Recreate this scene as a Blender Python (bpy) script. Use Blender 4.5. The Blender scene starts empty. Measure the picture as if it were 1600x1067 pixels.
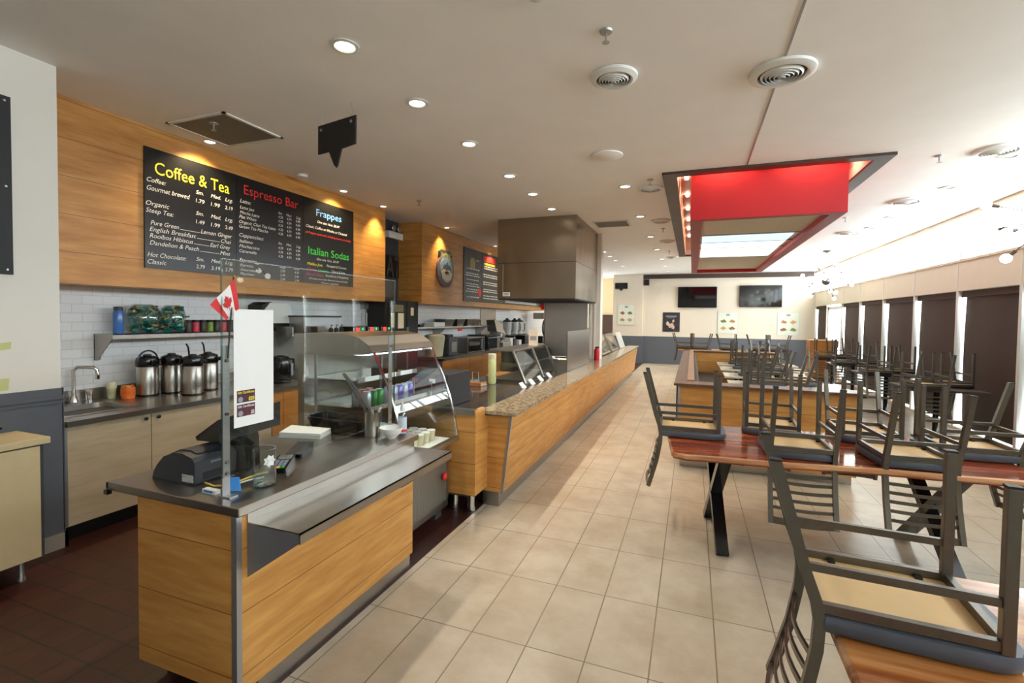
import bpy, bmesh, math, random
from mathutils import Vector, Matrix
random.seed(7)
S = bpy.context.scene
COL = S.collection
PI = math.pi
# ------------------------------------------------------------------ camera
cam = bpy.data.cameras.new('camera'); CAM = bpy.data.objects.new('camera', cam); COL.objects.link(CAM)
cam.sensor_width = 36; cam.lens = 746.3 * 36 / 1600; cam.shift_y = -15.52 / 1600; cam.clip_start = .05; cam.clip_end = 200
def cam_matrix(yaw=.3606, pitch=-.0297, roll=.0132, loc=(0, 0, 1.6925)):
    f = Vector((-math.sin(yaw) * math.cos(pitch), math.cos(yaw) * math.cos(pitch), math.sin(pitch)))
    r = Vector((math.cos(yaw), math.sin(yaw), 0)); u = r.cross(f)
    r2 = r * math.cos(roll) + u * math.sin(roll); u2 = -r * math.sin(roll) + u * math.cos(roll)
    m = Matrix((r2, u2, -f)).transposed().to_4x4(); m.translation = loc
    return m
CAM.matrix_world = cam_matrix()
S.camera = CAM
# ------------------------------------------------------------------ world, exposure
SKY = 13.0; EXPO = 0.4; DOWN = 62.0; WASH = 85.0
W = bpy.data.worlds.new('world'); S.world = W; W.use_nodes = True
bg = W.node_tree.nodes['Background']; bg.inputs['Color'].default_value = (.88, .95, 1, 1); bg.inputs['Strength'].default_value = SKY
S.view_settings.view_transform = 'Standard'; S.view_settings.look = 'None'; S.view_settings.gamma = 1
S.view_settings.use_curve_mapping = False; S.view_settings.exposure = EXPO
H = 3.4
def portal(name, loc, sx, sy, rot):
    l = bpy.data.lights.new(name, 'AREA'); l.shape = 'RECTANGLE'; l.size = sx; l.size_y = sy; l.cycles.is_portal = True
    o = bpy.data.objects.new(name, l); o.location = loc; o.rotation_euler = rot; COL.objects.link(o)
portal('daylight_portal', (4.2, 7.7, 3.02), .8, 23.2, (0, PI / 2, 0))
portal('daylight_portal', (4.2, 12.7, 1.12), 2.2, 13.2, (0, PI / 2, 0))
# ------------------------------------------------------------------ helpers
def lin(c):
    return tuple(((v / 255) / 12.92 if v / 255 <= .04045 else ((v / 255 + .055) / 1.055) ** 2.4) for v in c)
class NT:
    def __init__(s, name):
        s.m = bpy.data.materials.new(name); s.m.use_nodes = True; s.n = s.m.node_tree.nodes; s.l = s.m.node_tree.links
        s.b = s.n['Principled BSDF']
    def new(s, t, **k):
        n = s.n.new(t)
        for a, v in k.items(): setattr(n, a, v)
        return n
    def link(s, a, b): s.l.new(a, b)
    def coord(s, scale=(1, 1, 1), loc=(0, 0, 0), kind='Object', rot=(0, 0, 0)):
        t = s.new('ShaderNodeTexCoord'); m = s.new('ShaderNodeMapping')
        m.inputs['Scale'].default_value = scale; m.inputs['Location'].default_value = loc; m.inputs['Rotation'].default_value = rot
        s.link(t.outputs[kind], m.inputs['Vector']); return m.outputs['Vector']
    def noise(s, vec, scale, detail=4, rough=.55):
        n = s.new('ShaderNodeTexNoise'); n.inputs['Scale'].default_value = scale; n.inputs['Detail'].default_value = detail; n.inputs['Roughness'].default_value = rough
        s.link(vec, n.inputs['Vector']); return n.outputs['Fac']
    def ramp(s, fac, stops):
        r = s.new('ShaderNodeValToRGB'); e = r.color_ramp.elements
        while len(e) < len(stops): e.new(.5)
        for q, (p, c) in zip(e, stops): q.position = p; q.color = (*c, 1)
        s.link(fac, r.inputs['Fac']); return r.outputs['Color']
    def mix(s, fac, a, b, mode='MIX'):
        m = s.new('ShaderNodeMix', data_type='RGBA', blend_type=mode)
        for i, v in ((0, fac), (6, a), (7, b)):
            if hasattr(v, 'is_linked'): s.link(v, m.inputs[i])
            elif i == 0: m.inputs[0].default_value = v
            else: m.inputs[i].default_value = (*v, 1)
        return m.outputs[2]
    def math(s, op, a, b=None):
        m = s.new('ShaderNodeMath', operation=op)
        for i, v in ((0, a), (1, b)):
            if v is None: continue
            if hasattr(v, 'is_linked'): s.link(v, m.inputs[i])
            else: m.inputs[i].default_value = v
        return m.outputs[0]
    def bump(s, h, strength=.2, dist=.01):
        b = s.new('ShaderNodeBump'); b.inputs['Strength'].default_value = strength; b.inputs['Distance'].default_value = dist
        s.link(h, b.inputs['Height']); s.link(b.outputs['Normal'], s.b.inputs['Normal'])
    def set(s, rough=.5, metal=0, **k):
        s.b.inputs['Roughness'].default_value = rough; s.b.inputs['Metallic'].default_value = metal
        for a, v in k.items(): s.b.inputs[a.replace('_', ' ')].default_value = v
def M(name, col, rough=.5, metal=0, var=.06, ns=8, bump=0, **k):
    t = NT(name); c = lin(col); t.set(rough, metal, **k)
    f = t.noise(t.coord(), ns)
    t.link(t.ramp(f, [(.25, tuple(max(0, v * (1 - var)) for v in c)), (.75, tuple(min(1, v * (1 + var)) for v in c))]), t.b.inputs['Base Color'])
    if bump: t.bump(f, bump, .004)
    return t.m
def wood(name, c1, c2, plank=.28, off=0, rough=.42, groove=True, stretch=(1.1, 1.1, 9)):
    t = NT(name); t.set(rough)
    v = t.coord(stretch); f = t.noise(v, 2.2, 6, .62)
    c = t.ramp(f, [(.3, lin(c1)), (.72, lin(c2))])
    f2 = t.noise(t.coord((.7, .7, 1.2), (3, 1, 2)), 2.6, 3)
    c = t.mix(t.math('MULTIPLY', f2, .35), c, tuple(x * .62 for x in lin(c1)))
    if groove:
        tc = t.new('ShaderNodeTexCoord'); sp = t.new('ShaderNodeSeparateXYZ'); t.link(tc.outputs['Object'], sp.inputs[0])
        fr = t.math('FRACT', t.math('DIVIDE', t.math('ADD', sp.outputs[2], off + 20 * plank), plank))
        g = t.math('LESS_THAN', fr, .016)
        c = t.mix(g, c, tuple(x * .42 for x in lin(c1)))
    t.link(c, t.b.inputs['Base Color']); t.bump(f, .06, .003)
    return t.m
def emit(name, col, strength):
    t = NT(name); t.set(.6); c = (*lin(col), 1)
    t.b.inputs['Base Color'].default_value = c; t.b.inputs['Emission Color'].default_value = c; t.b.inputs['Emission Strength'].default_value = strength
    return t.m
def glassy(name, tint=(250, 252, 252), refl=1.0, rough=.02, ior=1.45):
    t = NT(name); t.n.remove(t.b)
    tr = t.new('ShaderNodeBsdfTransparent'); tr.inputs[0].default_value = (*lin(tint), 1)
    gl = t.new('ShaderNodeBsdfGlossy'); gl.inputs['Roughness'].default_value = rough
    lw = t.new('ShaderNodeLayerWeight'); lw.inputs['Blend'].default_value = .5
    r = t.math('ADD', t.math('MULTIPLY', t.math('POWER', lw.outputs['Facing'], 5), .8), .035)
    mx = t.new('ShaderNodeMixShader'); t.link(t.math('MINIMUM', t.math('MULTIPLY', r, refl), 1), mx.inputs[0])
    t.link(tr.outputs[0], mx.inputs[1]); t.link(gl.outputs[0], mx.inputs[2])
    t.link(mx.outputs[0], t.n['Material Output'].inputs[0]); return t.m
def steel(name, col=(178, 174, 168), rough=.28, wave=.0):
    t = NT(name); t.set(rough, 1)
    f = t.noise(t.coord(), 1.7, 2)
    c = lin(col); t.link(t.ramp(f, [(.3, tuple(v * .9 for v in c)), (.7, c)]), t.b.inputs['Base Color'])
    if wave: t.bump(t.noise(t.coord((1, 1, .5)), 2.2, 1), wave, .05)
    return t.m
def brick(name, w, h, c1, c2, grout, mortar, loc, axes='XY', rough=.3, offset=0, bump=.3, mottle=None):
    t = NT(name); t.set(rough)
    tc = t.new('ShaderNodeTexCoord'); sp = t.new('ShaderNodeSeparateXYZ'); cb = t.new('ShaderNodeCombineXYZ')
    t.link(tc.outputs['Object'], sp.inputs[0])
    for i, a in enumerate(axes): t.link(t.math('ADD', sp.outputs['XYZ'.index(a)], loc[i]), cb.inputs[i])
    b = t.new('ShaderNodeTexBrick', offset=offset, squash=1)
    for k, v in (('Scale', 1), ('Mortar Size', mortar), ('Mortar Smooth', .1), ('Brick Width', w), ('Row Height', h), ('Bias', 0)): b.inputs[k].default_value = v
    b.inputs['Color1'].default_value = (*lin(c1), 1); b.inputs['Color2'].default_value = (*lin(c2), 1); b.inputs['Mortar'].default_value = (*lin(grout), 1)
    t.link(cb.outputs[0], b.inputs['Vector']); c = b.outputs['Color']
    if mottle:
        f = t.noise(t.coord(), mottle[0], 6, .65)
        c = t.mix(t.ramp(f, [(.35, (0, 0, 0)), (.75, (mottle[2],) * 3)]), c, lin(mottle[1]), 'MIX')
    t.link(c, t.b.inputs['Base Color'])
    if bump: t.bump(t.math('SUBTRACT', 1, b.outputs['Fac']), bump, .004)
    return t.m
ORG = {}
class MB:
    def __init__(s): s.bm = bmesh.new(); s.mi = 0
    def _tag(s, n0):
        s.bm.faces.ensure_lookup_table()
        for f in s.bm.faces[n0:]: f.material_index = s.mi
    def face(s, pts):
        f = s.bm.faces.new([s.bm.verts.new(p) for p in pts]); f.material_index = s.mi; return s
    def hexa(s, p, bev=0):
        n0 = len(s.bm.faces); v = [s.bm.verts.new(q) for q in p]
        fs = [s.bm.faces.new([v[i] for i in q]) for q in ((3, 2, 1, 0), (4, 5, 6, 7), (0, 1, 5, 4), (1, 2, 6, 5), (2, 3, 7, 6), (3, 0, 4, 7))]
        if bev:
            bmesh.ops.bevel(s.bm, geom=list({e for f in fs for e in f.edges}), offset=bev, segments=2, affect='EDGES', profile=.6)
        s._tag(n0); return s
    def box(s, x0, y0, z0, x1, y1, z1, bev=0):
        x0, x1 = sorted((x0, x1)); y0, y1 = sorted((y0, y1)); z0, z1 = sorted((z0, z1))
        return s.hexa([(x0, y0, z0), (x1, y0, z0), (x1, y1, z0), (x0, y1, z0), (x0, y0, z1), (x1, y0, z1), (x1, y1, z1), (x0, y1, z1)], bev)
    def bar(s, p, q, w, h, up=(0, 0, 1), bev=0):
        p, q = Vector(p), Vector(q); d = (q - p).normalized(); u = Vector(up)
        if abs(d.dot(u)) > .98: u = Vector((0, 1, 0))
        a = d.cross(u).normalized(); b = a.cross(d).normalized(); a *= w / 2; b *= h / 2
        return s.hexa([p - a - b, q - a - b, q + a - b, p + a - b, p - a + b, q - a + b, q + a + b, p + a + b], bev)
    def strip(s, path, w, t, side):
        """flat tube of rectangular section swept along a path; side = constant width axis"""
        n0 = len(s.bm.faces); sd = Vector(side).normalized() * w / 2; P = [Vector(p) for p in path]; rings = []
        for i, p in enumerate(P):
            d = ((P[min(i + 1, len(P) - 1)] - P[max(i - 1, 0)])).normalized(); n = d.cross(Vector(side)).normalized() * t / 2
            rings.append([s.bm.verts.new(p + a * sd + b * n) for a, b in ((-1, -1), (1, -1), (1, 1), (-1, 1))])
        for r, q in zip(rings, rings[1:]):
            for i in range(4): s.bm.faces.new((r[i], r[(i + 1) % 4], q[(i + 1) % 4], q[i]))
        s.bm.faces.new(rings[0][::-1]); s.bm.faces.new(rings[-1]); s._tag(n0); return s
    def tube(s, path, r, seg=8, closed=False):
        n0 = len(s.bm.faces); P = [Vector(p) for p in path]; rings = []; up = None; n = len(P)
        R = r if isinstance(r, (list, tuple)) else [r] * n
        for i, p in enumerate(P):
            a = P[(i - 1) % n] if closed else P[max(i - 1, 0)]; b = P[(i + 1) % n] if closed else P[min(i + 1, n - 1)]
            d = (b - a).normalized()
            if up is None: up = Vector((0, 0, 1)) if abs(d.z) < .9 else Vector((1, 0, 0))
            x = d.cross(up).normalized(); y = x.cross(d).normalized(); up = y
            rings.append([s.bm.verts.new(p + R[i] * (math.cos(2 * PI * k / seg) * x + math.sin(2 * PI * k / seg) * y)) for k in range(seg)])
        pr = list(zip(rings, rings[1:])) + ([(rings[-1], rings[0])] if closed else [])
        for a, b in pr:
            for k in range(seg): s.bm.faces.new((a[k], b[k], b[(k + 1) % seg], a[(k + 1) % seg]))
        if not closed: s.bm.faces.new(rings[0]); s.bm.faces.new(rings[-1][::-1])
        s._tag(n0); return s
    def lathe(s, prof, c=(0, 0, 0), seg=24, axis='z', cap=True):
        n0 = len(s.bm.faces); c = Vector(c); rings = []
        def P(r, z, k):
            a = 2 * PI * k / seg; q = (r * math.cos(a), r * math.sin(a), z)
            if axis == 'x': q = (q[2], q[0], q[1])
            elif axis == 'y': q = (q[1], q[2], q[0])
            return c + Vector(q)
        for r, z in prof: rings.append([s.bm.verts.new(P(max(r, 1e-4), z, k)) for k in range(seg)])
        for a, b in zip(rings, rings[1:]):
            for k in range(seg): s.bm.faces.new((a[k], a[(k + 1) % seg], b[(k + 1) % seg], b[k]))
        if cap: s.bm.faces.new(rings[0][::-1]); s.bm.faces.new(rings[-1])
        s._tag(n0); return s
    def prism(s, pts, a, b, axis='y'):
        """2D outline extruded along an axis: x:(y,z) y:(x,z) z:(x,y)"""
        n0 = len(s.bm.faces)
        f = {'x': lambda p, t: (t, p[0], p[1]), 'y': lambda p, t: (p[0], t, p[1]), 'z': lambda p, t: (p[0], p[1], t)}[axis]
        A = [s.bm.verts.new(f(p, a)) for p in pts]; B = [s.bm.verts.new(f(p, b)) for p in pts]; n = len(pts)
        for i in range(n): s.bm.faces.new((A[i], A[(i + 1) % n], B[(i + 1) % n], B[i]))
        s.bm.faces.new(A[::-1]); s.bm.faces.new(B); s._tag(n0); return s
    def ball(s, c, r, sc=(1, 1, 1), seg=14):
        n0 = len(s.bm.faces)
        bmesh.ops.create_uvsphere(s.bm, u_segments=seg, v_segments=max(6, seg // 2), radius=r, matrix=Matrix.Translation(c) @ Matrix.Diagonal((*sc, 1)))
        s._tag(n0); return s
    def grid(s, fn, nu, nv):
        n0 = len(s.bm.faces); V = [[s.bm.verts.new(fn(i / nu, j / nv)) for j in range(nv + 1)] for i in range(nu + 1)]
        for i in range(nu):
            for j in range(nv): s.bm.faces.new((V[i][j], V[i + 1][j], V[i + 1][j + 1], V[i][j + 1]))
        s._tag(n0); return s
    def build(s, name, mat, parent=None, smooth=False, at=None, fix=True):
        bm = s.bm
        if fix: bmesh.ops.recalc_face_normals(bm, faces=bm.faces)
        if smooth:
            for f in bm.faces: f.smooth = True
            for e in bm.edges:
                if len(e.link_faces) == 2 and e.calc_face_angle(0) > .75: e.smooth = False
        if parent is not None: org = ORG.get(parent.name, (0, 0, 0))
        elif at is not None: org = at
        else:
            xs = [v.co for v in bm.verts]
            org = ((min(v.x for v in xs) + max(v.x for v in xs)) / 2, (min(v.y for v in xs) + max(v.y for v in xs)) / 2, min(v.z for v in xs))
        bmesh.ops.translate(bm, verts=bm.verts, vec=-Vector(org))
        me = bpy.data.meshes.new(name); bm.to_mesh(me); bm.free()
        for m in (mat if isinstance(mat, (list, tuple)) else [mat]): me.materials.append(m)
        o = bpy.data.objects.new(name, me); COL.objects.link(o)
        if parent is not None: o.parent = parent
        else: o.location = org
        ORG[o.name] = tuple(org)
        return o
def tag(o, label, cat, group=None, kind=None):
    o['label'] = label; o['category'] = cat
    if group: o['group'] = group
    if kind: o['kind'] = kind
    return o
def thing(name, label, cat, loc=(0, 0, 0), group=None):
    o = bpy.data.objects.new(name, None); COL.objects.link(o); o.location = loc; o.empty_display_size = .1
    ORG[o.name] = tuple(loc); return tag(o, label, cat, group)
def struct(o):
    o['kind'] = 'structure'; return o
def dup(root, loc, rot=None, label=None, group=None):
    r = root.copy(); COL.objects.link(r); r.location = loc
    if rot is not None: r.rotation_euler = rot
    if label: r['label'] = label
    if group: r['group'] = group
    for ch in list(root.children):
        c = ch.copy(); COL.objects.link(c); c.parent = r
        for g in list(ch.children):
            d = g.copy(); COL.objects.link(d); d.parent = c
    ORG[r.name] = tuple(loc)
    return r
ORDW = ['first', 'second', 'third', 'fourth', 'fifth', 'sixth', 'seventh', 'eighth', 'ninth', 'tenth', 'eleventh', 'twelfth', 'thirteenth']
# text: items (string, u0, u1, v, height[, shear]); all curves are converted in one pass at the end
TEXTQ = []
def lettering(name, items, mat, parent, origin, u, v, depth=.0015):
    TEXTQ.append((name, items, mat, parent, Vector(origin), Vector(u), Vector(v), depth))
def flush_text():
    jobs = []
    for T in TEXTQ:
        for it in T[1]:
            cu = bpy.data.curves.new('t', 'FONT'); cu.body = it[0]; cu.size = 1; cu.resolution_u = 3
            cu.shear = it[5] if len(it) > 5 else 0; cu.offset = it[6] if len(it) > 6 else 0
            o = bpy.data.objects.new('t', cu); COL.objects.link(o); jobs.append((T, it, o))
    bpy.context.view_layer.update(); dg = bpy.context.evaluated_depsgraph_get()
    acc = {}
    for T, it, o in jobs:
        me = bpy.data.meshes.new_from_object(o.evaluated_get(dg)); b = acc.setdefault(id(T), (T, MB()))[1]
        if not len(me.vertices): continue
        x0 = min(p.co.x for p in me.vertices); x1 = max(p.co.x for p in me.vertices)
        k = it[4] / .7; sx = (it[2] - it[1]) / max(x1 - x0, 1e-6); u, v = T[5], T[6]; n = u.cross(v)
        n0 = len(b.bm.verts); b.bm.from_mesh(me); b.bm.verts.ensure_lookup_table()
        for p in b.bm.verts[n0:]:
            p.co = T[4] + u * (it[1] + (p.co.x - x0) * sx) + v * (it[3] - it[4] / 2 + p.co.y * k) + n * T[7]
        bpy.data.meshes.remove(me)
    for o in [j[2] for j in jobs]:
        c = o.data; bpy.data.objects.remove(o); bpy.data.curves.remove(c)
    for T, b in acc.values(): b.build(T[0], T[2], T[3], fix=False)
# ------------------------------------------------------------------ materials
m_ceil = M('ceiling_paint', (248, 246, 243), .9, var=.02, ns=3)
m_white = M('white_wall_paint', (232, 227, 218), .85, var=.02, ns=2)
m_grey = M('grey_wall_paint', (92, 96, 104), .6, var=.03, ns=3)
m_dgrey = M('dark_grey_paint', (62, 64, 68), .7, var=.05)
m_black = M('matte_black', (20, 20, 22), .55, var=.1)
m_gblack = M('glossy_black_plastic', (16, 17, 20), .18, var=.1)
m_screen = M('screen_glass', (8, 9, 12), .06, var=.05)
m_char = M('charcoal_plastic', (52, 55, 62), .42, var=.06)
m_maple = wood('maple_panel', (186, 124, 56), (226, 172, 98), .27, .10)
m_maple2 = wood('maple_panel_tight', (180, 118, 52), (218, 162, 88), .30, .05)
m_ash = wood('pale_ash_laminate', (178, 158, 128), (205, 188, 158), .3, groove=False, stretch=(.8, .8, 7))
m_tan = M('tan_laminate', (205, 185, 145), .5, var=.04, ns=20)
m_orange = wood('orange_oak', (176, 110, 46), (205, 142, 68), .3, groove=False)
m_dwood = wood('dark_stained_wood', (58, 42, 34), (84, 62, 48), .2, groove=False, stretch=(1, 1, 12))
m_cap = wood('brown_stained_cap', (88, 62, 52), (120, 90, 74), .2, groove=False, rough=.3, stretch=(6, 1, 6))
m_ss = steel('brushed_stainless')
m_ssd = steel('dark_stainless_top', (168, 162, 154), .3)
m_hood = steel('hood_stainless', (166, 154, 136), .27, .35)
m_chrome = steel('chrome', (210, 210, 212), .12)
m_alu = M('aluminium_trim', (178, 178, 180), .4, .85, var=.04)
m_red = M('red_paint', (196, 28, 40), .55, var=.03, ns=2)
m_redd = M('dark_red_paint', (150, 28, 34), .45, var=.04)
m_gun = M('gunmetal_frame', (108, 104, 97), .33, .75, var=.08, ns=30)
m_vinyl = M('slate_vinyl', (84, 91, 104), .42, var=.05, ns=30)
m_dvinyl = M('black_vinyl', (42, 42, 48), .4, var=.05, ns=30)
m_ply = M('plywood_underside', (222, 186, 132), .6, var=.07, ns=6)
m_blind = M('brown_roller_fabric', (76, 60, 50), .8, var=.06, ns=40)
m_cream = M('cream_metal_panel', (228, 214, 190), .45, var=.02)
m_frame = M('white_window_frame', (226, 226, 218), .5, var=.02)
m_glass = glassy('window_glass', (250, 253, 253), .9)
m_acry = glassy('clear_acrylic', (246, 249, 248), 1.0, .01, 1.5)
m_cgl = glassy('case_glass', (248, 251, 250), 1.1, .02, 1.5)
m_jar = glassy('thin_clear_glass', (242, 247, 246), 2.8, .02, 1.5)
m_lamp = emit('warm_lamp', (255, 240, 214), 9)
m_lampw = emit('white_lamp', (255, 250, 240), 5)
m_paper = M('white_paper', (240, 240, 240), .8, var=.01)
m_plastic = M('white_plastic', (230, 230, 226), .4, var=.02)
m_chalk = M('menu_black', (15, 16, 18), .3, var=.1)
def flat(name, col, rough=.6): return M(name, col, rough, var=.03)
m_tx = {k: flat('ink_' + k, c) for k, c in dict(white=(225, 225, 222), yellow=(240, 230, 40), red=(225, 40, 35), blue=(90, 160, 240), green=(60, 205, 70), purple=(200, 60, 110), grey=(150, 155, 160)).items()}
m_floor = brick('cream_floor_tile', .305, .604, (204, 193, 174), (196, 184, 164), (118, 106, 90), .0036, (1.376 + .305 * 40, -2.290 + .604 * 40), 'XY', .3, mottle=(2.6, (160, 140, 114), .8))
m_quarry = brick('quarry_tile', .155, .155, (68, 29, 21), (58, 26, 19), (26, 19, 17), .006, (20 * .155 + .02, -1.39 + 40 * .155), 'XY', .45, mottle=(2, (58, 28, 20), .6))
m_subway = brick('white_subway_tile', .16, .08, (234, 235, 237), (229, 231, 234), (212, 214, 217), .003, (0, 0), 'YZ', .12, offset=.5, bump=.6)
def granite():
    t = NT('granite'); t.set(.12); f = t.noise(t.coord((6, 3, 6)), 5, 9, .75); g = t.noise(t.coord((1, 1, 1)), 90, 3)
    c = t.ramp(f, [(.30, lin((66, 56, 46))), (.44, lin((142, 120, 92))), (.58, lin((186, 172, 146))), (.75, lin((150, 142, 130)))])
    c = t.mix(t.math('MULTIPLY', g, .4), c, lin((120, 104, 80))); t.link(c, t.b.inputs['Base Color']); return t.m
m_gran = granite()
def acacia(name, a, b, c3):
    t = NT(name); t.set(.12); v = t.coord((.5, 7, 7)); f = t.noise(v, 2, 5, .6)
    t.link(t.ramp(f, [(.3, lin(a)), (.5, lin(b)), (.68, lin(c3))]), t.b.inputs['Base Color']); return t.m
m_aca = acacia('red_acacia', (96, 36, 18), (146, 62, 30), (188, 104, 58))
m_aca2 = acacia('amber_acacia', (120, 58, 24), (176, 108, 54), (206, 146, 88))
m_edge = acacia('live_edge_wood', (132, 78, 50), (204, 148, 108), (226, 182, 142))
# ================================================================== SETTING
YW = 19.0; XR = 3.92; XL = -5.1; YB = -3.5
Z0 = (0, 0, 0)
struct(MB().box(-1.73, YB, -.1, 4.3, YW + 2, 0).build('floor', m_floor, at=Z0))
struct(MB().box(XL - .3, YB, -.1, -1.73, YW + 2, 0).build('floor_quarry', m_quarry, at=Z0))
# ceiling with an opening for the red bulkhead
hx0, hx1, hy0, hy1 = -.21, 1.73, 6.0, 13.42
c = MB()
for a in ((XL - .3, YB, hx0, YW + 2), (hx1, YB, 4.3, YW + 2), (hx0, YB, hx1, hy0), (hx0, hy1, hx1, YW + 2)): c.box(a[0], a[1], H, a[2], a[3], H + .12)
struct(c.build('ceiling', m_ceil, at=Z0))
struct(MB().box(.515, YB, H - .004, .53, 5.86, H - .0005).build('trim_1', m_alu, at=Z0))
# left: tiled wall, door niche wall, near column with wainscot
struct(MB().box(XL - .15, 2.0, 0, XL, 6.6, H).box(XL - .15, 7.9, 0, XL, YW, H).build('wall_left', m_subway, at=Z0))
struct(MB().box(XL - .15, 6.6, 0, XL, 7.9, H).build('wall_niche', m_dgrey, at=Z0))
struct(MB().box(XL - .15, YB, 0, -4.2, 2.04, H).build('wall_column', m_white, at=Z0))
struct(MB().box(-4.2, YB, .11, -4.188, 2.045, 1.15).box(-4.21, 2.04, .11, -4.188, 2.05, 1.15).box(-4.19, YB, 1.075, -4.172, 2.05, 1.095).box(-4.19, YB, 1.045, -4.178, 2.05, 1.06).build('trim_2', m_grey, at=Z0))
struct(MB().box(-4.21, YB, 0, -4.178, 2.06, .11).box(-4.3, 2.04, 0, -4.178, 2.06, .11).build('baseboard_left', M('beige_base_tile', (150, 142, 132), .5, ns=6, var=.1), at=Z0))
struct(MB().box(XL - .3, YB - .15, 0, 4.3, YB, H).build('wall_back', m_white, at=Z0))
# far wall: main part, pilaster part with wainscot, recess
struct(MB().box(-1.79, YW, 0, 4.3, YW + .15, H).box(-2.9, YW - .2, 0, -1.79, YW + .15, H).box(-2.9, YW, 0, -2.75, YW + 2, H).build('wall_far', M('cream_wall_paint', (226, 214, 196), .85, var=.02, ns=2), at=Z0))
struct(MB().box(-1.79, YW - .012, 0, XR, YW, 1.04).box(-2.9, YW - .212, 0, -1.778, YW - .2, 1.04).box(-1.79, YW - .2, 0, -1.778, YW, 1.04).build('trim_3', m_grey, at=Z0))
struct(MB().box(XL - .3, YW + 1.2, 0, -2.75, YW + 1.35, H).build('wall_recess', M('beige_wall_paint', (186, 166, 128), .8, var=.02), at=Z0))
struct(MB().box(-1.8, YW - .1, H - .17, 3.85, YW, H - .02).build('trim_4', m_dwood, at=Z0))
# window wall
ys = [8.02 + 1.575 * k for k in range(-1, 8)]; ys[-1] = 18.97; YN = 6.42
w = MB().box(XR, YB, 0, XR + .14, YN, 2.2).box(XR, YB, 2.2, XR + .16, YW, 2.66).box(XR, YB, 3.34, XR + .16, YW, H).box(XR, YB, 0, XR + .12, YW, .06)  # unseen near stretch closed solid in place of windows, to cut the daylight
struct(w.build('wall_right', m_cream, at=Z0))
struct(MB().box(XR - .02, YB, 2.655, XR + .1, YW, 2.69).box(XR - .012, YB, 3.33, XR + .05, YW, 3.36).build('trim_5', m_cream, at=Z0))
w = MB()
for y in ys:
    w.box(XR, y - .03, .06, XR + .13, y + .03, 2.2); w.box(XR - .004, y - .012, 2.2, XR + .01, y + .012, 2.66)
    w.box(XR + .08, y - .36, 2.68, XR + .11, y - .33, 3.34)
for k in range(-7, 8):
    y = 8.02 + 1.575 * k; w.box(XR + .02, y - .02, 2.68, XR + .08, y + .02, 3.34)
    if k < -1: w.box(XR + .08, y - .36, 2.68, XR + .11, y - .33, 3.34)
struct(w.build('trim_6', m_frame, at=Z0))
for i, (a, b) in enumerate(zip(ys, ys[1:])):
    if i == len(ys) - 3: continue
    g = struct(MB().box(XR + .115, a + .03, .06, XR + .12, b - .03, 2.2).build('window_%d' % (i + 1), m_glass))
struct(MB().box(XR + .1, YB, 2.68, XR + .105, YW, 3.34).build('window_20', m_glass))
a, b = ys[-3], ys[-2]
d = struct(MB().box(XR + .04, a + .03, .06, XR + .09, a + .12, 2.15).box(XR + .04, b - .12, .06, XR + .09, b - .03, 2.15).box(XR + .04, a + .03, 2.05, XR + .09, b - .03, 2.15).box(XR + .04, a + .03, .06, XR + .09, b - .03, .3).build('door_1', m_frame))
MB().box(XR + .06, a + .12, .3, XR + .066, b - .12, 2.05).build('door_pane', m_glass, d)
MB().tube([(XR + .04, a + .16, .95), (XR, a + .16, .95), (XR, a + .16, 1.25), (XR + .04, a + .16, 1.25)], .012).build('door_handle', m_alu, d)
# roller blinds: glazed windows only (the unseen near stretch is walled up)
bi = 0; nb = ['nearest, mostly cut off,', 'second', 'third', 'fourth', 'fifth', 'sixth', 'farthest']
for i, (a, b) in enumerate(zip(ys, ys[1:])):
    if i == len(ys) - 3: continue
    x = XR + .085
    r = thing('roller_blind', 'dark brown roller blind over the %s tall window along the right wall' % nb[bi], 'blind', (x, (a + b) / 2, .1), 'roller blinds along the right wall'); bi += 1
    def fab(u, v, a=a, b=b, x=x): return (x + .006 * math.sin(u * 9), a + .035 + (b - .125 - a) * u + .045 * u * math.sin(v * PI), .1 + 2.0 * v)
    MB().grid(fab, 12, 12).build('fabric', m_blind, r, True)
    MB().box(x - .035, a + .033, 2.1, x + .03, b - .033, 2.195).build('cassette', m_blind, r)
    MB().box(x - .008, a + .04, .085, x + .008, b - .05, .11).build('bottom_rail', m_blind, r)
# ------------------------------------------------------------------ timber bulkheads over the back counter
b = thing('timber_bulkhead', 'maple plank bulkhead carrying the coffee and tea menu above the sink counter', 'bulkhead', (-4.9, 4.3, 1.92))
MB().box(XL, 2.04, 1.92, -4.7, 6.57, H).build('plank_panel', m_maple2, b)
b = thing('timber_bulkhead', 'maple plank bulkhead carrying the round logo sign and second menu', 'bulkhead', (-4.85, 11, 1.92))
MB().box(XL, 7.53, 1.92, -4.6, 15.2, H).build('plank_panel', m_maple2, b)
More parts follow.
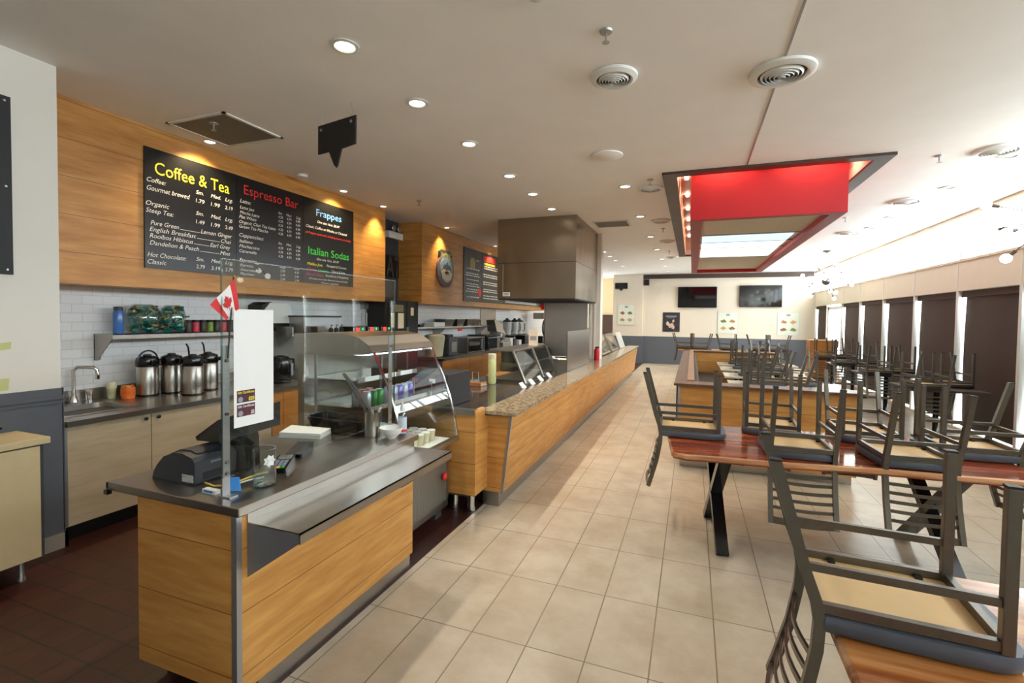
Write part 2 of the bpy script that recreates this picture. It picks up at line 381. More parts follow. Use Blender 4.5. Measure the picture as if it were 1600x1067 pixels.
# ------------------------------------------------------------------ red ceiling bulkhead
b = thing('ceiling_feature', 'red ceiling box dropped inside a dark timber frame with a lit panel below', 'ceiling feature', (.74, 9.6, 2.88))
fx0, fx1, fy0, fy1 = -.37, 1.88, 5.86, 13.58
MB().box(fx0, fy0, H - .03, fx1, hy0, H - .001).box(fx0, hy1, H - .03, fx1, fy1, H - .001).box(fx0, hy0, H - .03, hx0, hy1, H - .001).box(hx1, hy0, H - .03, fx1, hy1, H - .001).build('timber_frame', m_dwood, b)
MB().box(hx0 - .1, hy0 - .1, 3.82, hx1 + .1, hy1 + .1, 3.86).box(hx0 - .1, hy0 - .1, H + .12, hx0, hy1 + .1, 3.82).box(hx1, hy0 - .1, H + .12, hx1 + .1, hy1 + .1, 3.82).box(hx0, hy0 - .1, H + .12, hx1, hy0, 3.82).box(hx0, hy1, H + .12, hx1, hy1 + .1, 3.82).build('cove_lining', m_cream, b)
x0, x1, y0, y1, z0 = -.05, 1.54, 6.12, 13.05, 2.88
ix0, ix1, iy0, iy1 = .085, 1.40, 6.22, 12.9
MB().box(x0, y0, z0, ix0, y1, 3.75).box(ix1, y0, z0, x1, y1, 3.75).box(ix0, y0, z0, ix1, iy0, 3.75).box(ix0, iy1, z0, ix1, y1, 3.75).build('red_box', m_red, b)
MB().box(ix0 - .135, iy0 - .1, z0 - .004, ix0, iy1 + .15, z0 - .0005).box(ix1, iy0 - .1, z0 - .004, ix1 + .14, iy1 + .15, z0 - .0005).box(ix0, iy0 - .1, z0 - .004, ix1, iy0, z0 - .0005).box(ix0, iy1, z0 - .004, ix1, iy1 + .15, z0 - .0005).build('lower_rim', m_redd, b)
t = NT('stippled_panel'); t.set(.85); f = t.noise(t.coord(), 60, 3); t.link(t.ramp(f, [(.3, lin((196, 186, 166))), (.7, lin((222, 212, 192)))]), t.b.inputs['Base Color']); t.bump(f, .3)
MB().box(ix0, iy0, z0 + .07, ix1, iy1, z0 + .1).build('inset_panel', t.m, b)
p = MB(); p2 = MB()
for k in range(4):
    ya = 7.75 + k * .64
    (p2 if k == 0 else p).box(ix0 + .03, ya, z0 + .055, ix1 - .08, ya + .6, z0 + .069)
p.build('light_panel', emit('daylight_panel', (250, 252, 255), 1.25), b)
p2.build('light_panel', emit('blue_daylight_panel', (190, 222, 245), 1.0), b).__setitem__('label', 'pale blue light panel')
MB().box(ix0, 7.7, z0 + .06, ix1, 7.74, z0 + .075).box(ix0, 8.36, z0 + .05, ix1, 8.38, z0 + .07).box(ix0, 9.0, z0 + .05, ix1, 9.02, z0 + .07).build('louvre_bar', m_ssd, b)
def cove_lamp(x, y, pw, dirx=0, diry=0):
    MB().lathe([(.026, 3.77), (.03, 3.79), (.03, 3.82)], (x, y, 0), 12).build('cove_bulb', m_lamp, b)
    l = bpy.data.lights.new('cove_lamp', 'SPOT'); l.energy = pw; l.color = (1, .72, .42); l.spot_size = 2.1; l.spot_blend = .7; l.shadow_soft_size = .04
    o = bpy.data.objects.new('cove_lamp', l); COL.objects.link(o); o.location = (x, y, 3.755); o.rotation_euler = (diry, dirx, 0)
for k in range(7):
    cove_lamp(-.125, 6.55 + k * 1.05, 14); cove_lamp(1.64, 6.55 + k * 1.05, 14)
for x in (.3, 1.18): cove_lamp(x, 6.05, 45)
# ------------------------------------------------------------------ ceiling fittings
def downlight(x, y, label, pw, spot=2.2, r=.06, warm=(1, .88, .72), group='recessed downlights', off=False):
    t = thing('recessed_downlight', label, 'downlight', (x, y, H - .012), group)
    MB().lathe([(r, H - .001), (r * 1.45, H - .001), (r * 1.5, H - .008), (r * 1.1, H - .012), (r, H - .006)], (x, y, 0), 24, cap=False).build('trim_ring', m_frame, t, True)
    MB().lathe([(r, H - .003), (r * .5, H - .006)], (x, y, 0), 20).build('lens', m_lampw if not off else m_plastic, t)
    if off: return
    l = bpy.data.lights.new('downlight_lamp', 'SPOT'); l.energy = pw; l.color = warm; l.spot_size = spot; l.spot_blend = .8; l.shadow_soft_size = .05
    o = bpy.data.objects.new('downlight_lamp', l); COL.objects.link(o); o.parent = t; o.location = (0, 0, -.01)
for k, y in enumerate((2.5, 3.35, 4.3, 5.42, 6.31, 7.26)):
    downlight(-2.1, y, 'recessed downlight over the register and deli counters, %s from the camera in its row' % ORDW[k], DOWN)
for k, y in enumerate((3.42, 5.36)):
    downlight(-4.52, y, 'small downlight grazing the coffee menu bulkhead, %s from the left' % ORDW[k], WASH, 2.3, .045, (1, .74, .4))
downlight(-4.55, 6.3, 'small downlight washing the bare right end of the coffee menu bulkhead', WASH, 1.6, .045, (1, .74, .4))
downlight(-4.45, 8.18, 'small downlight above the round logo sign', WASH, 1.6, .045, (1, .74, .4))
downlight(-4.45, 10.6, 'small downlight above the second menu board beside the steel hood', WASH, 1.6, .045, (1, .74, .4))
for k, y in enumerate((6.31, 8.22, 10.29, 12.22, 14.18, 16.1, 17.9)):
    downlight(-.85, y, 'recessed downlight over the tiled aisle left of the red ceiling box, %s from the camera' % ORDW[k], DOWN * 1.1)
for k, y in enumerate((12.3, 13.2, 14.2, 15.75)):
    downlight(-2.15, y, 'recessed downlight beyond the steel hood, %s from the hood' % ORDW[k], DOWN)
downlight(-2.8, 17.5, 'lone recessed downlight in front of the beige recess at the far left', DOWN)
for k, y in enumerate((6.36, 7.59, 9.45, 10.41)):
    downlight(2.97, y, 'unlit white recessed downlight near the windows, %s from the camera' % ORDW[k], 0, off=True)
def diffuser(x, y, r, label):
    t = thing('ceiling_diffuser', label, 'air vent', (x, y, H - .045), 'round ceiling diffusers')
    MB().lathe([(r, H - .002), (r * .98, H - .02), (r * .80, H - .035), (r * .72, H - .03), (r * .74, H - .006)], (x, y, 0), 32, cap=False).build('outer_ring', m_plastic, t, True)
    MB().lathe([(r * .75, H - .003), (.001, H - .004)], (x, y, 0), 24).build('throat', m_dgrey, t)
    for k in range(5):
        q = r * (.64 - .13 * k)
        MB().lathe([(q, H - .024 - .003 * k), (q * .9, H - .04 - .003 * k), (q * .88, H - .036 - .003 * k), (q * .97, H - .022 - .003 * k)], (x, y, 0), 28, cap=False).build('vane_ring', m_plastic, t, True)
diffuser(-.557, 3.44, .165, 'round white air diffuser left of the ceiling seam, nearest the camera')
diffuser(.535, 3.75, .21, 'large round white air diffuser lying across the ceiling seam')
for k, y in enumerate((6.49, 8.65, 10.93, 13.8)): diffuser(-.55, y, .16, 'round air diffuser beside the left edge of the red ceiling box, %s from the camera' % ORDW[k])
for k, (x, y) in enumerate(((2.763, 6.09), (2.757, 8.24), (2.758, 10.85))): diffuser(x, y, .2, 'round air diffuser between the red ceiling box and windows, %s from the camera' % ORDW[k])
def sprinkler(x, y, label):
    t = thing('fire_sprinkler', label, 'sprinkler', (x, y, H - .08), 'fire sprinklers')
    MB().lathe([(.04, H - .001), (.036, H - .012), (.012, H - .014)], (x, y, 0), 16).build('escutcheon', m_alu, t, True)
    MB().tube([(x, y, H - .012), (x, y, H - .06)], .007).lathe([(.005, H - .066), (.022, H - .068), (.022, H - .071), (.004, H - .072)], (x, y, 0), 12).build('deflector', m_alu, t)
sprinkler(-.518, 2.89, 'chrome fire sprinkler nearest the camera, left of the ceiling seam')
sprinkler(-3.82, 6.17, 'chrome fire sprinkler in front of the grey niche between the timber bulkheads')
sprinkler(2.32, 6.14, 'chrome fire sprinkler right of the near corner of the red box frame')
sprinkler(-4.05, 3.1, 'chrome fire sprinkler touching the grey ceiling grille')
for k, y in enumerate((6.1, 9.42, 12.6)): sprinkler(-.52 - .03 * k, y, 'chrome fire sprinkler left of the red ceiling box, %s from the camera' % ORDW[k])
sprinkler(2.31, 9.3, 'chrome fire sprinkler right of the red box, farther from the camera')
tag(MB().lathe([(.158, H - .001), (.158, H - .012), (.15, H - .016)], (-.87, 5.06, 0), 32).build('ceiling_cover_plate', m_ceil, None, True), 'blank round white cover plate on the ceiling above the aisle', 'cover plate')
tag(MB().lathe([(.05, H - .001), (.05, H - .03), (.03, H - .04)], (-.8, 2.42, 0), 20).build('smoke_detector', m_plastic, None, True), 'small round white detector at the top edge above the aisle', 'detector')
tag(MB().lathe([(.06, H - .001), (.06, H - .03), (.03, H - .04)], (-4.5, 4.6, 0), 20).build('smoke_detector', m_plastic, None, True), 'small white detector in front of the middle of the coffee menu', 'detector')
def grille(x0, y0, x1, y1, label):
    t = thing('return_air_grille', label, 'air grille', ((x0 + x1) / 2, (y0 + y1) / 2, H - .012), 'ceiling return grilles')
    MB().box(x0, y0, H - .012, x1, y0 + .03, H - .001).box(x0, y1 - .03, H - .012, x1, y1, H - .001).box(x0, y0, H - .012, x0 + .03, y1, H - .001).box(x1 - .03, y0, H - .012, x1, y1, H - .001).build('frame', m_plastic, t)
    MB().box(x0 + .03, y0 + .03, H - .007, x1 - .03, y1 - .03, H - .001).build('mesh', M('perforated_grey', (118, 114, 108), .7, var=.25, ns=120), t)
grille(-4.46, 2.95, -3.74, 3.58, 'square grey return grille above the sink counter')
grille(-1.7, 8.44, -1.08, 9.0, 'grey return grille right of the steel hood')
# hanging arrow sign, far arrow sign
def arrow_sign(label, P, th, mat=m_gblack):
    t = thing('arrow_sign', label, 'sign', P[0])
    return t
t = thing('arrow_sign', 'blank black arrow shaped sign hung from the ceiling above the register', 'sign', (-2.77, 3.19, 2.9))
ux, uy = .46, -.09
def q(s, z): return (-3.0 + ux * s, 3.24 + uy * s, z)
out = [(0, 3.285), (1, 3.285), (1, 3.06), (.64, 3.05), (.54, 2.93), (.5, 2.905), (.44, 2.93), (.3, 3.05), (0, 3.05)]
m = MB(); n = Vector((.09, .46, 0)).normalized() * .012
A = [m.bm.verts.new(Vector(q(*p))) for p in out]; B = [m.bm.verts.new(Vector(q(*p)) + n) for p in out]
m.bm.faces.new(A); m.bm.faces.new(B[::-1])
for i in range(len(A)): m.bm.faces.new((A[i], A[(i + 1) % 9], B[(i + 1) % 9], B[i]))
m.build('panel', m_black, t)
for s in (.09, .89):
    p = Vector(q(s, 3.245)); MB().lathe([(.012, -.004), (.012, .016)], p, 12, 'y').build('eyelet', m_alu, t)
    MB().tube([p + Vector((0, .004, 0)), p + Vector((0, .004, .15))], .0015, 5).build('wire', m_alu, t)
t = thing('arrow_sign', 'small blank black arrow sign on the far pilaster above a food poster', 'sign', (-2.6, 18.78, 2.75))
MB().prism([(-2.83, 3.08), (-2.36, 3.08), (-2.36, 2.85), (-2.52, 2.85), (-2.6, 2.76), (-2.68, 2.85), (-2.83, 2.85)], 18.78, 18.8).build('panel', m_black, t)
# ------------------------------------------------------------------ far wall things
def tv(x0, x1, z0, z1, label):
    t = thing('television', label, 'television', ((x0 + x1) / 2, YW - .06, z0))
    MB().box(x0, YW - .09, z0, x1, YW - .04, z1, .008).build('bezel', m_gblack, t)
    MB().box(x0 + .02, YW - .094, z0 + .03, x1 - .02, YW - .0905, z1 - .02).build('screen', m_screen, t)
    MB().box((x0 + x1) / 2 - .2, YW - .04, z0 + .2, (x0 + x1) / 2 + .2, YW - .001, z1 - .2).build('wall_bracket', m_black, t)
tv(-.52, .82, 2.14, 2.91, 'left wall mounted television with a black screen on the far wall'); tv(1.56, 2.91, 2.17, 2.94, 'right wall mounted television reflecting the chandelier lights')
t = thing('wall_speaker', 'small black loudspeaker at the left end of the dark beam', 'speaker', (-1.66, YW - .1, 2.98))
MB().box(-1.75, YW - .2, 2.98, -1.57, YW - .04, 3.2, .01).build('cabinet', m_black, t); MB().box(-1.7, YW - .04, 3.05, -1.62, YW - .001, 3.13).build('bracket', m_black, t)
pale = M('poster_pale_green', (222, 226, 210), .6, var=.03)
foods = [flat('food_a', (176, 128, 78)), flat('food_b', (200, 150, 100)), flat('food_c', (150, 100, 60)), flat('food_d', (120, 120, 70))]
def poster(x0, x1, z0, z1, y, label, k):
    t = thing('food_poster', label, 'poster', ((x0 + x1) / 2, y, z0), 'pale food posters')
    MB().box(x0, y - .015, z0, x1, y, z1).build('sheet', pale, t)
    MB().box(x0 - .01, y - .02, z0 - .01, x0, y, z1 + .01).box(x1, y - .02, z0 - .01, x1 + .01, y, z1 + .01).box(x0, y - .02, z1, x1, y, z1 + .01).box(x0, y - .02, z0 - .01, x1, y, z0).build('frame', M('pale_frame', (200, 205, 195), .4), t)
    cx, w, h = (x0 + x1) / 2, x1 - x0, z1 - z0
    MB().box(cx - .06, y - .018, z1 - .12, cx + .06, y - .0152, z1 - .05).build('heading', m_tx['grey'], t)
    for i in (0, 1):
        for j in (0, 1):
            px, pz = x0 + w * (.28 + .44 * i), z0 + h * (.24 + .34 * j)
            m = MB(); n = 7 + (i + j + k) % 3
            m.prism([(px + w * .14 * math.cos(2 * PI * a / n) * (1 + .25 * math.sin(5 * a + k)), pz + h * .075 * math.sin(2 * PI * a / n) * (1 + .3 * math.cos(3 * a + i))) for a in range(n)], y - .018, y - .0152)
            m.build('food_picture', foods[(i + 2 * j + k) % 4], t)
poster(-2.7, -2.07, 1.47, 2.24, YW - .2, 'pale food poster with four dishes on the pilaster under the arrow sign', 0)
poster(.88, 1.53, 1.22, 1.97, YW, 'pale food poster with four dishes between the two televisions', 1)
poster(2.8, 3.46, 1.2, 1.98, YW, 'pale food poster with four dishes under the right television', 2)
t = thing('dark_poster', 'dark framed poster with a light figure group under the left television', 'poster', (-.75, YW, 1.23))
MB().box(-1.05, YW - .02, 1.23, -.44, YW, 1.96).build('sheet', M('dark_print', (52, 52, 58), .3, var=.6, ns=9), t)
m = MB(); random.seed(3)
for k in range(9):
    a, z = -.75 + random.uniform(-.17, .17), 1.5 + random.uniform(-.16, .16); r = random.uniform(.03, .07)
    m.prism([(a + r * math.cos(i) * random.uniform(.6, 1.2), z + 1.5 * r * math.sin(i) * random.uniform(.6, 1.2)) for i in (0, 1, 2, 3.1, 4.1, 5.2)], YW - .023 - .0004 * k, YW - .0202)
m.build('picture', M('pale_print', (205, 178, 158), .4, var=.2, ns=12), t)
MB().box(-.95, YW - .023, 1.80, -.55, YW - .0202, 1.83).box(-.9, YW - .023, 1.75, -.6, YW - .0202, 1.765).build('heading', m_tx['grey'], t)
t = thing('picture_frame', 'dark framed brown picture in the beige recess at the far left', 'picture', (-3.2, YW + 1.15, 1.0))
MB().box(-3.65, YW + 1.12, .95, -3.0, YW + 1.198, 1.85).build('frame', m_black, t); MB().box(-3.61, YW + 1.115, .99, -3.04, YW + 1.119, 1.81).build('picture', m_dwood, t)
# ================================================================== COLUMN SIDE
t = thing('black_wall_board', 'plain black board on the white column at the left edge', 'board', (-4.19, 1.1, 1.93))
MB().box(-4.2, .3, 1.93, -4.185, 1.79, 3.08).build('panel', m_black, t)
m = MB()
for y in (1.76, .36):
    for z in (1.96, 2.5, 3.05): m.lathe([(.008, 0), (.006, .004)], (-4.185, y, z), 10, 'x')
m.build('screw', m_alu, t)
note = flat('sticky_yellow', (216, 216, 150))
tag(MB().grid(lambda u, v: (-4.199 + .012 * u, 1.70 + .075 * v, 1.43 + .05 * u + .01 * v), 4, 4).build('sticky_note', note), 'curling yellow sticky note, upper one on the white column', 'note')
tag(MB().grid(lambda u, v: (-4.186 - .012 * (1 - u), 1.68 + .08 * v, 1.17 + .08 * u), 4, 4).build('sticky_note', note), 'yellow sticky note just above the grey wainscot on the column', 'note')
t = thing('side_cabinet', 'tan laminate cabinet on a steel leg at the left edge', 'cabinet', (-4.0, 1.3, 0))
MB().box(-4.17, .6, .14, -3.82, 1.76, .86).build('body', m_dgrey, t)
MB().box(-3.82, .6, .15, -3.80, 1.735, .85).build('door', m_tan, t)
MB().box(-4.172, .58, .86, -3.79, 1.785, .9, .004).build('top', m_tan, t)
for y in (.75, 1.68): MB().lathe([(.02, 0), (.02, .02), (.014, .03), (.014, .14)], (-3.9, y, 0), 12).build('leg', m_alu, t, True)
t = thing('plastic_tub', 'black plastic tub on the tan side cabinet', 'tub', (-3.98, 1.45, .9))
MB().hexa([(-4.06, 1.3, .901), (-3.92, 1.3, .901), (-3.92, 1.53, .901), (-4.06, 1.53, .901), (-4.1, 1.26, .98), (-3.88, 1.26, .98), (-3.88, 1.58, .98), (-4.1, 1.58, .98)]).build('body', m_gblack, t)
MB().box(-4.11, 1.25, .98, -3.87, 1.59, .99).build('rim', m_gblack, t); MB().box(-4.06, 1.33, .991, -3.95, 1.45, 1.03).build('contents', m_paper, t)
# ================================================================== SINK COUNTER
def knob(b, x, y, z): MB().lathe([(.006, 0), (.006, .012), (.014, .016), (.015, .024), (.008, .028)], (x, y, z), 14, 'x').build('knob', m_black, b, True)
def cabinet(y0, y1, label, mat, seams, xf=-4.2, xb=XL, z1=.86, name='base_cabinet', knobs=True):
    t = thing(name, label, 'cabinet', ((xf + xb) / 2, (y0 + y1) / 2, 0))
    MB().box(xb + .002, y0 + .001, .13, xf - .02, y1 - .001, z1 - .001).build('carcass', m_dgrey, t)
    MB().box(xb + .05, y0 + .02, 0, xf - .09, y1 - .02, .13).build('plinth', m_black, t)
    s = [y0] + seams + [y1]
    for i, (a, b) in enumerate(zip(s, s[1:])):
        d = MB().box(xf - .02, a + .003, .13, xf, b - .003, z1 - .005).build('door', mat, t)
        if knobs: knob(d, xf, (b - .05) if i % 2 == 0 else (a + .05), z1 - .04)
    return t
t = cabinet(2.07, 3.28, 'pale ash laminate two-door cabinet under the sink', m_ash, [2.645])
MB().box(-4.215, 2.055, .13, -4.195, 2.07, .86).build('edge_strip', m_alu, t)
cabinet(3.29, 3.86, 'pale ash laminate cabinet partly behind the register screen', m_ash, [])
t = cabinet(3.87, 4.5, 'orange oak cabinet under the black kettle', m_orange, [4.02], knobs=False)
t = thing('sink_worktop', 'stainless worktop with inset sink along the tiled wall', 'worktop', (-4.65, 3.3, .86))
sx0, sx1, sy0, sy1 = -4.98, -4.36, 2.13, 2.68
MB().box(XL, 2.06, .86, sx0, 4.52, .9).box(sx1, 2.06, .86, -4.17, 4.52, .9).box(sx0, 2.06, .86, sx1, sy0, .9).box(sx0, sy1, .86, sx1, 4.52, .9).build('top', m_ssd, t)
MB().box(XL, 2.06, .9, XL + .02, 4.52, 1.0).build('upstand', m_ss, t)
t = thing('sink', 'stainless drop-in sink below the tap', 'sink', ((sx0 + sx1) / 2, (sy0 + sy1) / 2, .72))
def rr(x0, y0, x1, y1, r, z, n=5):
    p = []
    for cx, cy, a in ((x1 - r, y1 - r, 0), (x0 + r, y1 - r, 1), (x0 + r, y0 + r, 2), (x1 - r, y0 + r, 3)):
        p += [(cx + r * math.cos(PI / 2 * (a + k / n)), cy + r * math.sin(PI / 2 * (a + k / n)), z) for k in range(n + 1)]
    return p
def loft(m, loops, cap0=False, cap1=True):
    n0 = len(m.bm.faces); R = [[m.bm.verts.new(p) for p in l] for l in loops]
    for a, b in zip(R, R[1:]):
        for i in range(len(a)): m.bm.faces.new((a[i], a[(i + 1) % len(a)], b[(i + 1) % len(a)], b[i]))
    if cap0: m.bm.faces.new(R[0])
    if cap1: m.bm.faces.new(R[-1])
    m._tag(n0); return m
loft(MB(), [rr(sx0 - .03, sy0 - .03, sx1 + .03, sy1 + .03, .05, .901), rr(sx0 - .02, sy0 - .02, sx1 + .02, sy1 + .02, .06, .906), rr(sx0 + .12, sy0 + .03, sx1 - .03, sy1 - .03, .07, .902), rr(sx0 + .13, sy0 + .04, sx1 - .04, sy1 - .04, .07, .75), rr(sx0 + .18, sy0 + .1, sx1 - .1, sy1 - .1, .05, .74)]).build('basin', m_ss, t, True)
MB().lathe([(.03, .742), (.02, .745)], (-4.62, 2.4, 0), 14).build('drain', m_chrome, t)
t = thing('tap', 'chrome gooseneck tap behind the sink', 'tap', (-5.04, 2.53, .9))
MB().lathe([(.035, .905), (.03, .93), (.022, .96)], (-5.03, 2.53, 0), 16).build('base', m_chrome, t, True)
MB().tube([(-5.03, 2.53, .95), (-5.03, 2.53, 1.18), (-5.01, 2.55, 1.21), (-4.92, 2.62, 1.205), (-4.9, 2.64, 1.18), (-4.9, 2.64, 1.12)], .014, 10).build('spout', m_chrome, t, True)
MB().lathe([(.017, 1.1), (.019, 1.135)], (-4.9, 2.64, 0), 12).build('nozzle', m_chrome, t)
for dy in (-.1, .12): MB().lathe([(.02, .905), (.018, .95), (.026, .955), (.026, .985), (.01, .99)], (-5.03, 2.53 + dy, 0), 14).build('handle', m_chrome, t, True)
# ---- airpots
def airpot(x, y, label, up, rot):
    t = thing('airpot', label, 'airpot', (0, 0, 0), None)
    MB().lathe([(.07, .012), (.088, .014), (.09, .03), (.09, .27), (.082, .285)], seg=28).build('body', m_ss, t, True)
    MB().lathe([(.08, 0), (.091, .002), (.091, .016), (.08, .018)], seg=24).build('base_ring', m_gblack, t, True)
    MB().lathe([(.088, .28), (.094, .29), (.095, .33), (.086, .365), (.05, .38), (.03, .38)], seg=24).build('lid', m_gblack, t, True)
    MB().box(-.03, .07, .305, .03, .125, .345, .01).build('spout', m_gblack, t)
    MB().lathe([(.035, .38), (.034, .392), (.02, .395)], seg=16).build('pump_button', m_black, t)
    if up == 'arch': p = [(-.09 * math.cos(a), .01, .33 + .1 * math.sin(a)) for a in [PI * k / 10 for k in range(11)]]
    elif up == 'side': p = [(.09, -.02, .345), (.125, -.03, .335), (.14, -.03, .31), (.12, -.03, .285), (.09, -.02, .29)]
    else: p = [(-.06, -.075, .33), (-.075, -.085, .40), (-.05, -.075, .455), (.0, -.06, .49)]
    MB().tube(p, .008, 8).build('handle', m_gblack, t, True)
    t.location = (x, y, .9); t.rotation_euler = (0, 0, rot); ORG[t.name] = (x, y, .9)
airpot(-4.86, 3.03, 'steel airpot with its carry handle arched over the lid, nearest the sink', 'arch', -1.6)
airpot(-4.82, 3.23, 'steel airpot with its handle folded to the right side, second from the sink', 'side', -1.4)
airpot(-4.55, 3.25, 'steel airpot with a raised pump lever, third from the sink', 'lever', -1.2)
airpot(-4.70, 3.52, 'steel airpot with a raised pump lever beside the acrylic screen post', 'lever', -1.2)
t = thing('tumbler', 'pale green patterned tumbler left of the orange pot', 'tumbler', (-4.99, 2.80, .9))
MB().lathe([(.03, 0), (.038, .13), (.035, .13), (.028, .01)], (-4.99, 2.8, .9), 18).build('cup', M('pale_green_print', (196, 200, 160), .4, var=.25, ns=30), t, True)
MB().lathe([(.0391, .09), (.039, .13), (.03, .15)], (-4.99, 2.8, .9), 18).build('lid', flat('ivory', (226, 220, 190)), t, True)
t = thing('sweetener_pot', 'orange pot of sachets on the sink worktop', 'pot', (-4.86, 2.86, .9))
MB().lathe([(.05, 0), (.058, .05), (.055, .1)], (-4.86, 2.86, .9), 16).build('pot', M('orange_print', (226, 110, 36), .5, var=.3, ns=25), t, True)
m = MB(); random.seed(5)
for k in range(12):
    a = random.uniform(0, 6.28); r = random.uniform(0, .04); m.bar((-4.86 + r * math.cos(a), 2.86 + r * math.sin(a), .95), (-4.86 + r * 1.3 * math.cos(a), 2.86 + r * 1.3 * math.sin(a), 1.02), .03, .004, (math.cos(a), math.sin(a), 0))
m.build('sachet', flat('sachet_orange', (230, 150, 70)), t)
# ---- shelf and goods
t = thing('wall_shelf', 'stainless wall shelf on a triangular bracket above the airpots', 'shelf', (-4.97, 3.6, 1.25))
MB().box(XL, 2.72, 1.487, -4.82, 4.4, 1.495).box(-4.825, 2.72, 1.45, -4.82, 4.4, 1.495).build('board', m_ss, t)
for y in (2.725, 4.3): MB().prism([(XL, 1.25), (XL, 1.487), (-4.83, 1.487), (-4.83, 1.46), (-5.06, 1.25)], y, y + .006).prism([(XL, 1.25), (XL, 1.487), (XL + .01, 1.487), (XL + .01, 1.25)], y, y + .05).build('bracket', m_ss, t)
ZS = 1.4955
t = thing('water_bottle', 'blue water bottle with dark cap at the left end of the wall shelf', 'bottle', (-4.97, 2.85, ZS))
MB().lathe([(.036, 0), (.04, .01), (.04, .19), (.032, .215)], (-4.97, 2.85, ZS), 20).build('body', M('blue_bottle', (70, 118, 190), .2, var=.08), t, True)
MB().lathe([(.035, .212), (.036, .245), (.02, .25)], (-4.97, 2.85, ZS), 16).build('cap', m_char, t, True)
wrap = [M('wrapper_' + k, c, .25, var=.15, ns=20) for k, c in dict(teal=(22, 128, 112), dark=(16, 70, 64), gold=(206, 160, 78), aqua=(120, 196, 184)).items()]
def candy_jar(y, label, r):
    t = thing('glass_jar', label, 'jar', (-4.96, y, ZS))
    MB().lathe([(r * .5, 0), (r * .86, .02), (r, .09), (r * 1.0, .17), (r * .85, .24), (r * .55, .272), (r * .5, .275), (r * .82, .235), (r * .96, .165)], (-4.96, y, ZS), 28, cap=False).build('glass', m_jar, t, True)
    random.seed(int(y * 100))
    mm = [MB() for _ in wrap]
    for k in range(80):
        a = random.uniform(0, 2 * PI); z = random.uniform(.035, .235); q = random.uniform(.5, .78) * r * math.sqrt(max(.12, 1 - ((z - .13) / .14) ** 2))
        mm[random.choice((0, 0, 0, 0, 1, 2, 3))].bar((-4.96 + q * math.cos(a), y + q * math.sin(a), ZS + z), Vector((-4.96 + q * math.cos(a), y + q * math.sin(a), ZS + z)) + Vector((random.uniform(-1, 1), random.uniform(-1, 1), random.uniform(-1, 1))).normalized() * .05, .05, .016)
    for m, w in zip(mm, wrap):
        o = m.build('wrapped_sweets', w, t); o['kind'] = 'stuff'
candy_jar(3.06, 'large glass jar of green wrapped sweets beside the blue bottle', .145); candy_jar(3.335, 'second glass jar of green wrapped sweets, next to the small tins', .12)
cols = [(190, 150, 60), (200, 60, 80), (170, 170, 160), (120, 150, 60)]
for k, y in enumerate((3.49, 3.57, 3.65, 3.73, 3.81, 3.89, 3.97)):
    t = thing('spice_jar', 'small dark jar on the wall shelf, %s of its row from the sweet jars' % ORDW[k], 'jar', (-4.95, y, ZS), 'small jars on the wall shelf')
    MB().lathe([(.034, 0), (.036, .005), (.036, .1), (.032, .105)], (-4.95, y, ZS), 16).build('body', M('jar_print_%d' % k, cols[k % 4] if k % 2 else (60, 54, 44), .4, var=.4, ns=25), t, True)
    MB().lathe([(.036, .1), (.036, .125), (.02, .127)], (-4.95, y, ZS), 14).build('lid', m_black, t, True)
# ---- dispensers
t = thing('towel_dispenser', 'silver and black rounded paper towel dispenser on the tiles', 'dispenser', (-5.0, 4.6, 1.48))
MB().prism([(4.38, 1.58), (4.38, 1.76), (4.45, 1.83), (4.7, 1.83), (4.78, 1.78), (4.8, 1.68), (4.79, 1.58)], XL, -4.86, 'x').build('cover', m_plastic, t)
MB().prism([(4.38, 1.58), (4.79, 1.58), (4.76, 1.5), (4.6, 1.47), (4.42, 1.5)], XL, -4.86, 'x').build('lower_tray', m_gblack, t)
MB().prism([(4.34, 1.7), (4.34, 1.8), (4.42, 1.84), (4.5, 1.845), (4.45, 1.83), (4.38, 1.76)], XL, -4.87, 'x').build('lever', m_black, t)
t = thing('soap_dispenser', 'white soap dispenser under the towel dispenser', 'dispenser', (-5.05, 4.82, 1.22))
MB().box(XL, 4.74, 1.22, -4.98, 4.9, 1.46, .015).build('body', m_plastic, t); MB().box(-4.985, 4.77, 1.3, -4.97, 4.87, 1.32).build('push_bar', m_dgrey, t)
tag(MB().box(XL, 4.62, 1.2, -4.99, 4.735, 1.45, .01).build('napkin_holder', m_ss), 'steel napkin holder left of the white soap dispenser', 'holder')
t = thing('kettle', 'tall black hot water kettle at the end of the sink worktop', 'kettle', (-4.48, 4.26, .9))
MB().lathe([(.11, 0), (.12, .01), (.12, .03), (.1, .04), (.105, .05), (.112, .25), (.09, .3), (.03, .315)], (-4.48, 4.24, .9), 24).build('body', m_gblack, t, True)
MB().tube([(-4.45, 4.34, 1.17), (-4.45, 4.41, 1.16), (-4.45, 4.42, 1.05), (-4.45, 4.39, .96), (-4.45, 4.34, .95)], .014, 8).build('handle', m_black, t, True)
MB().box(-4.39, 4.30, .98, -4.372, 4.33, 1.12).build('gauge', m_alu, t)
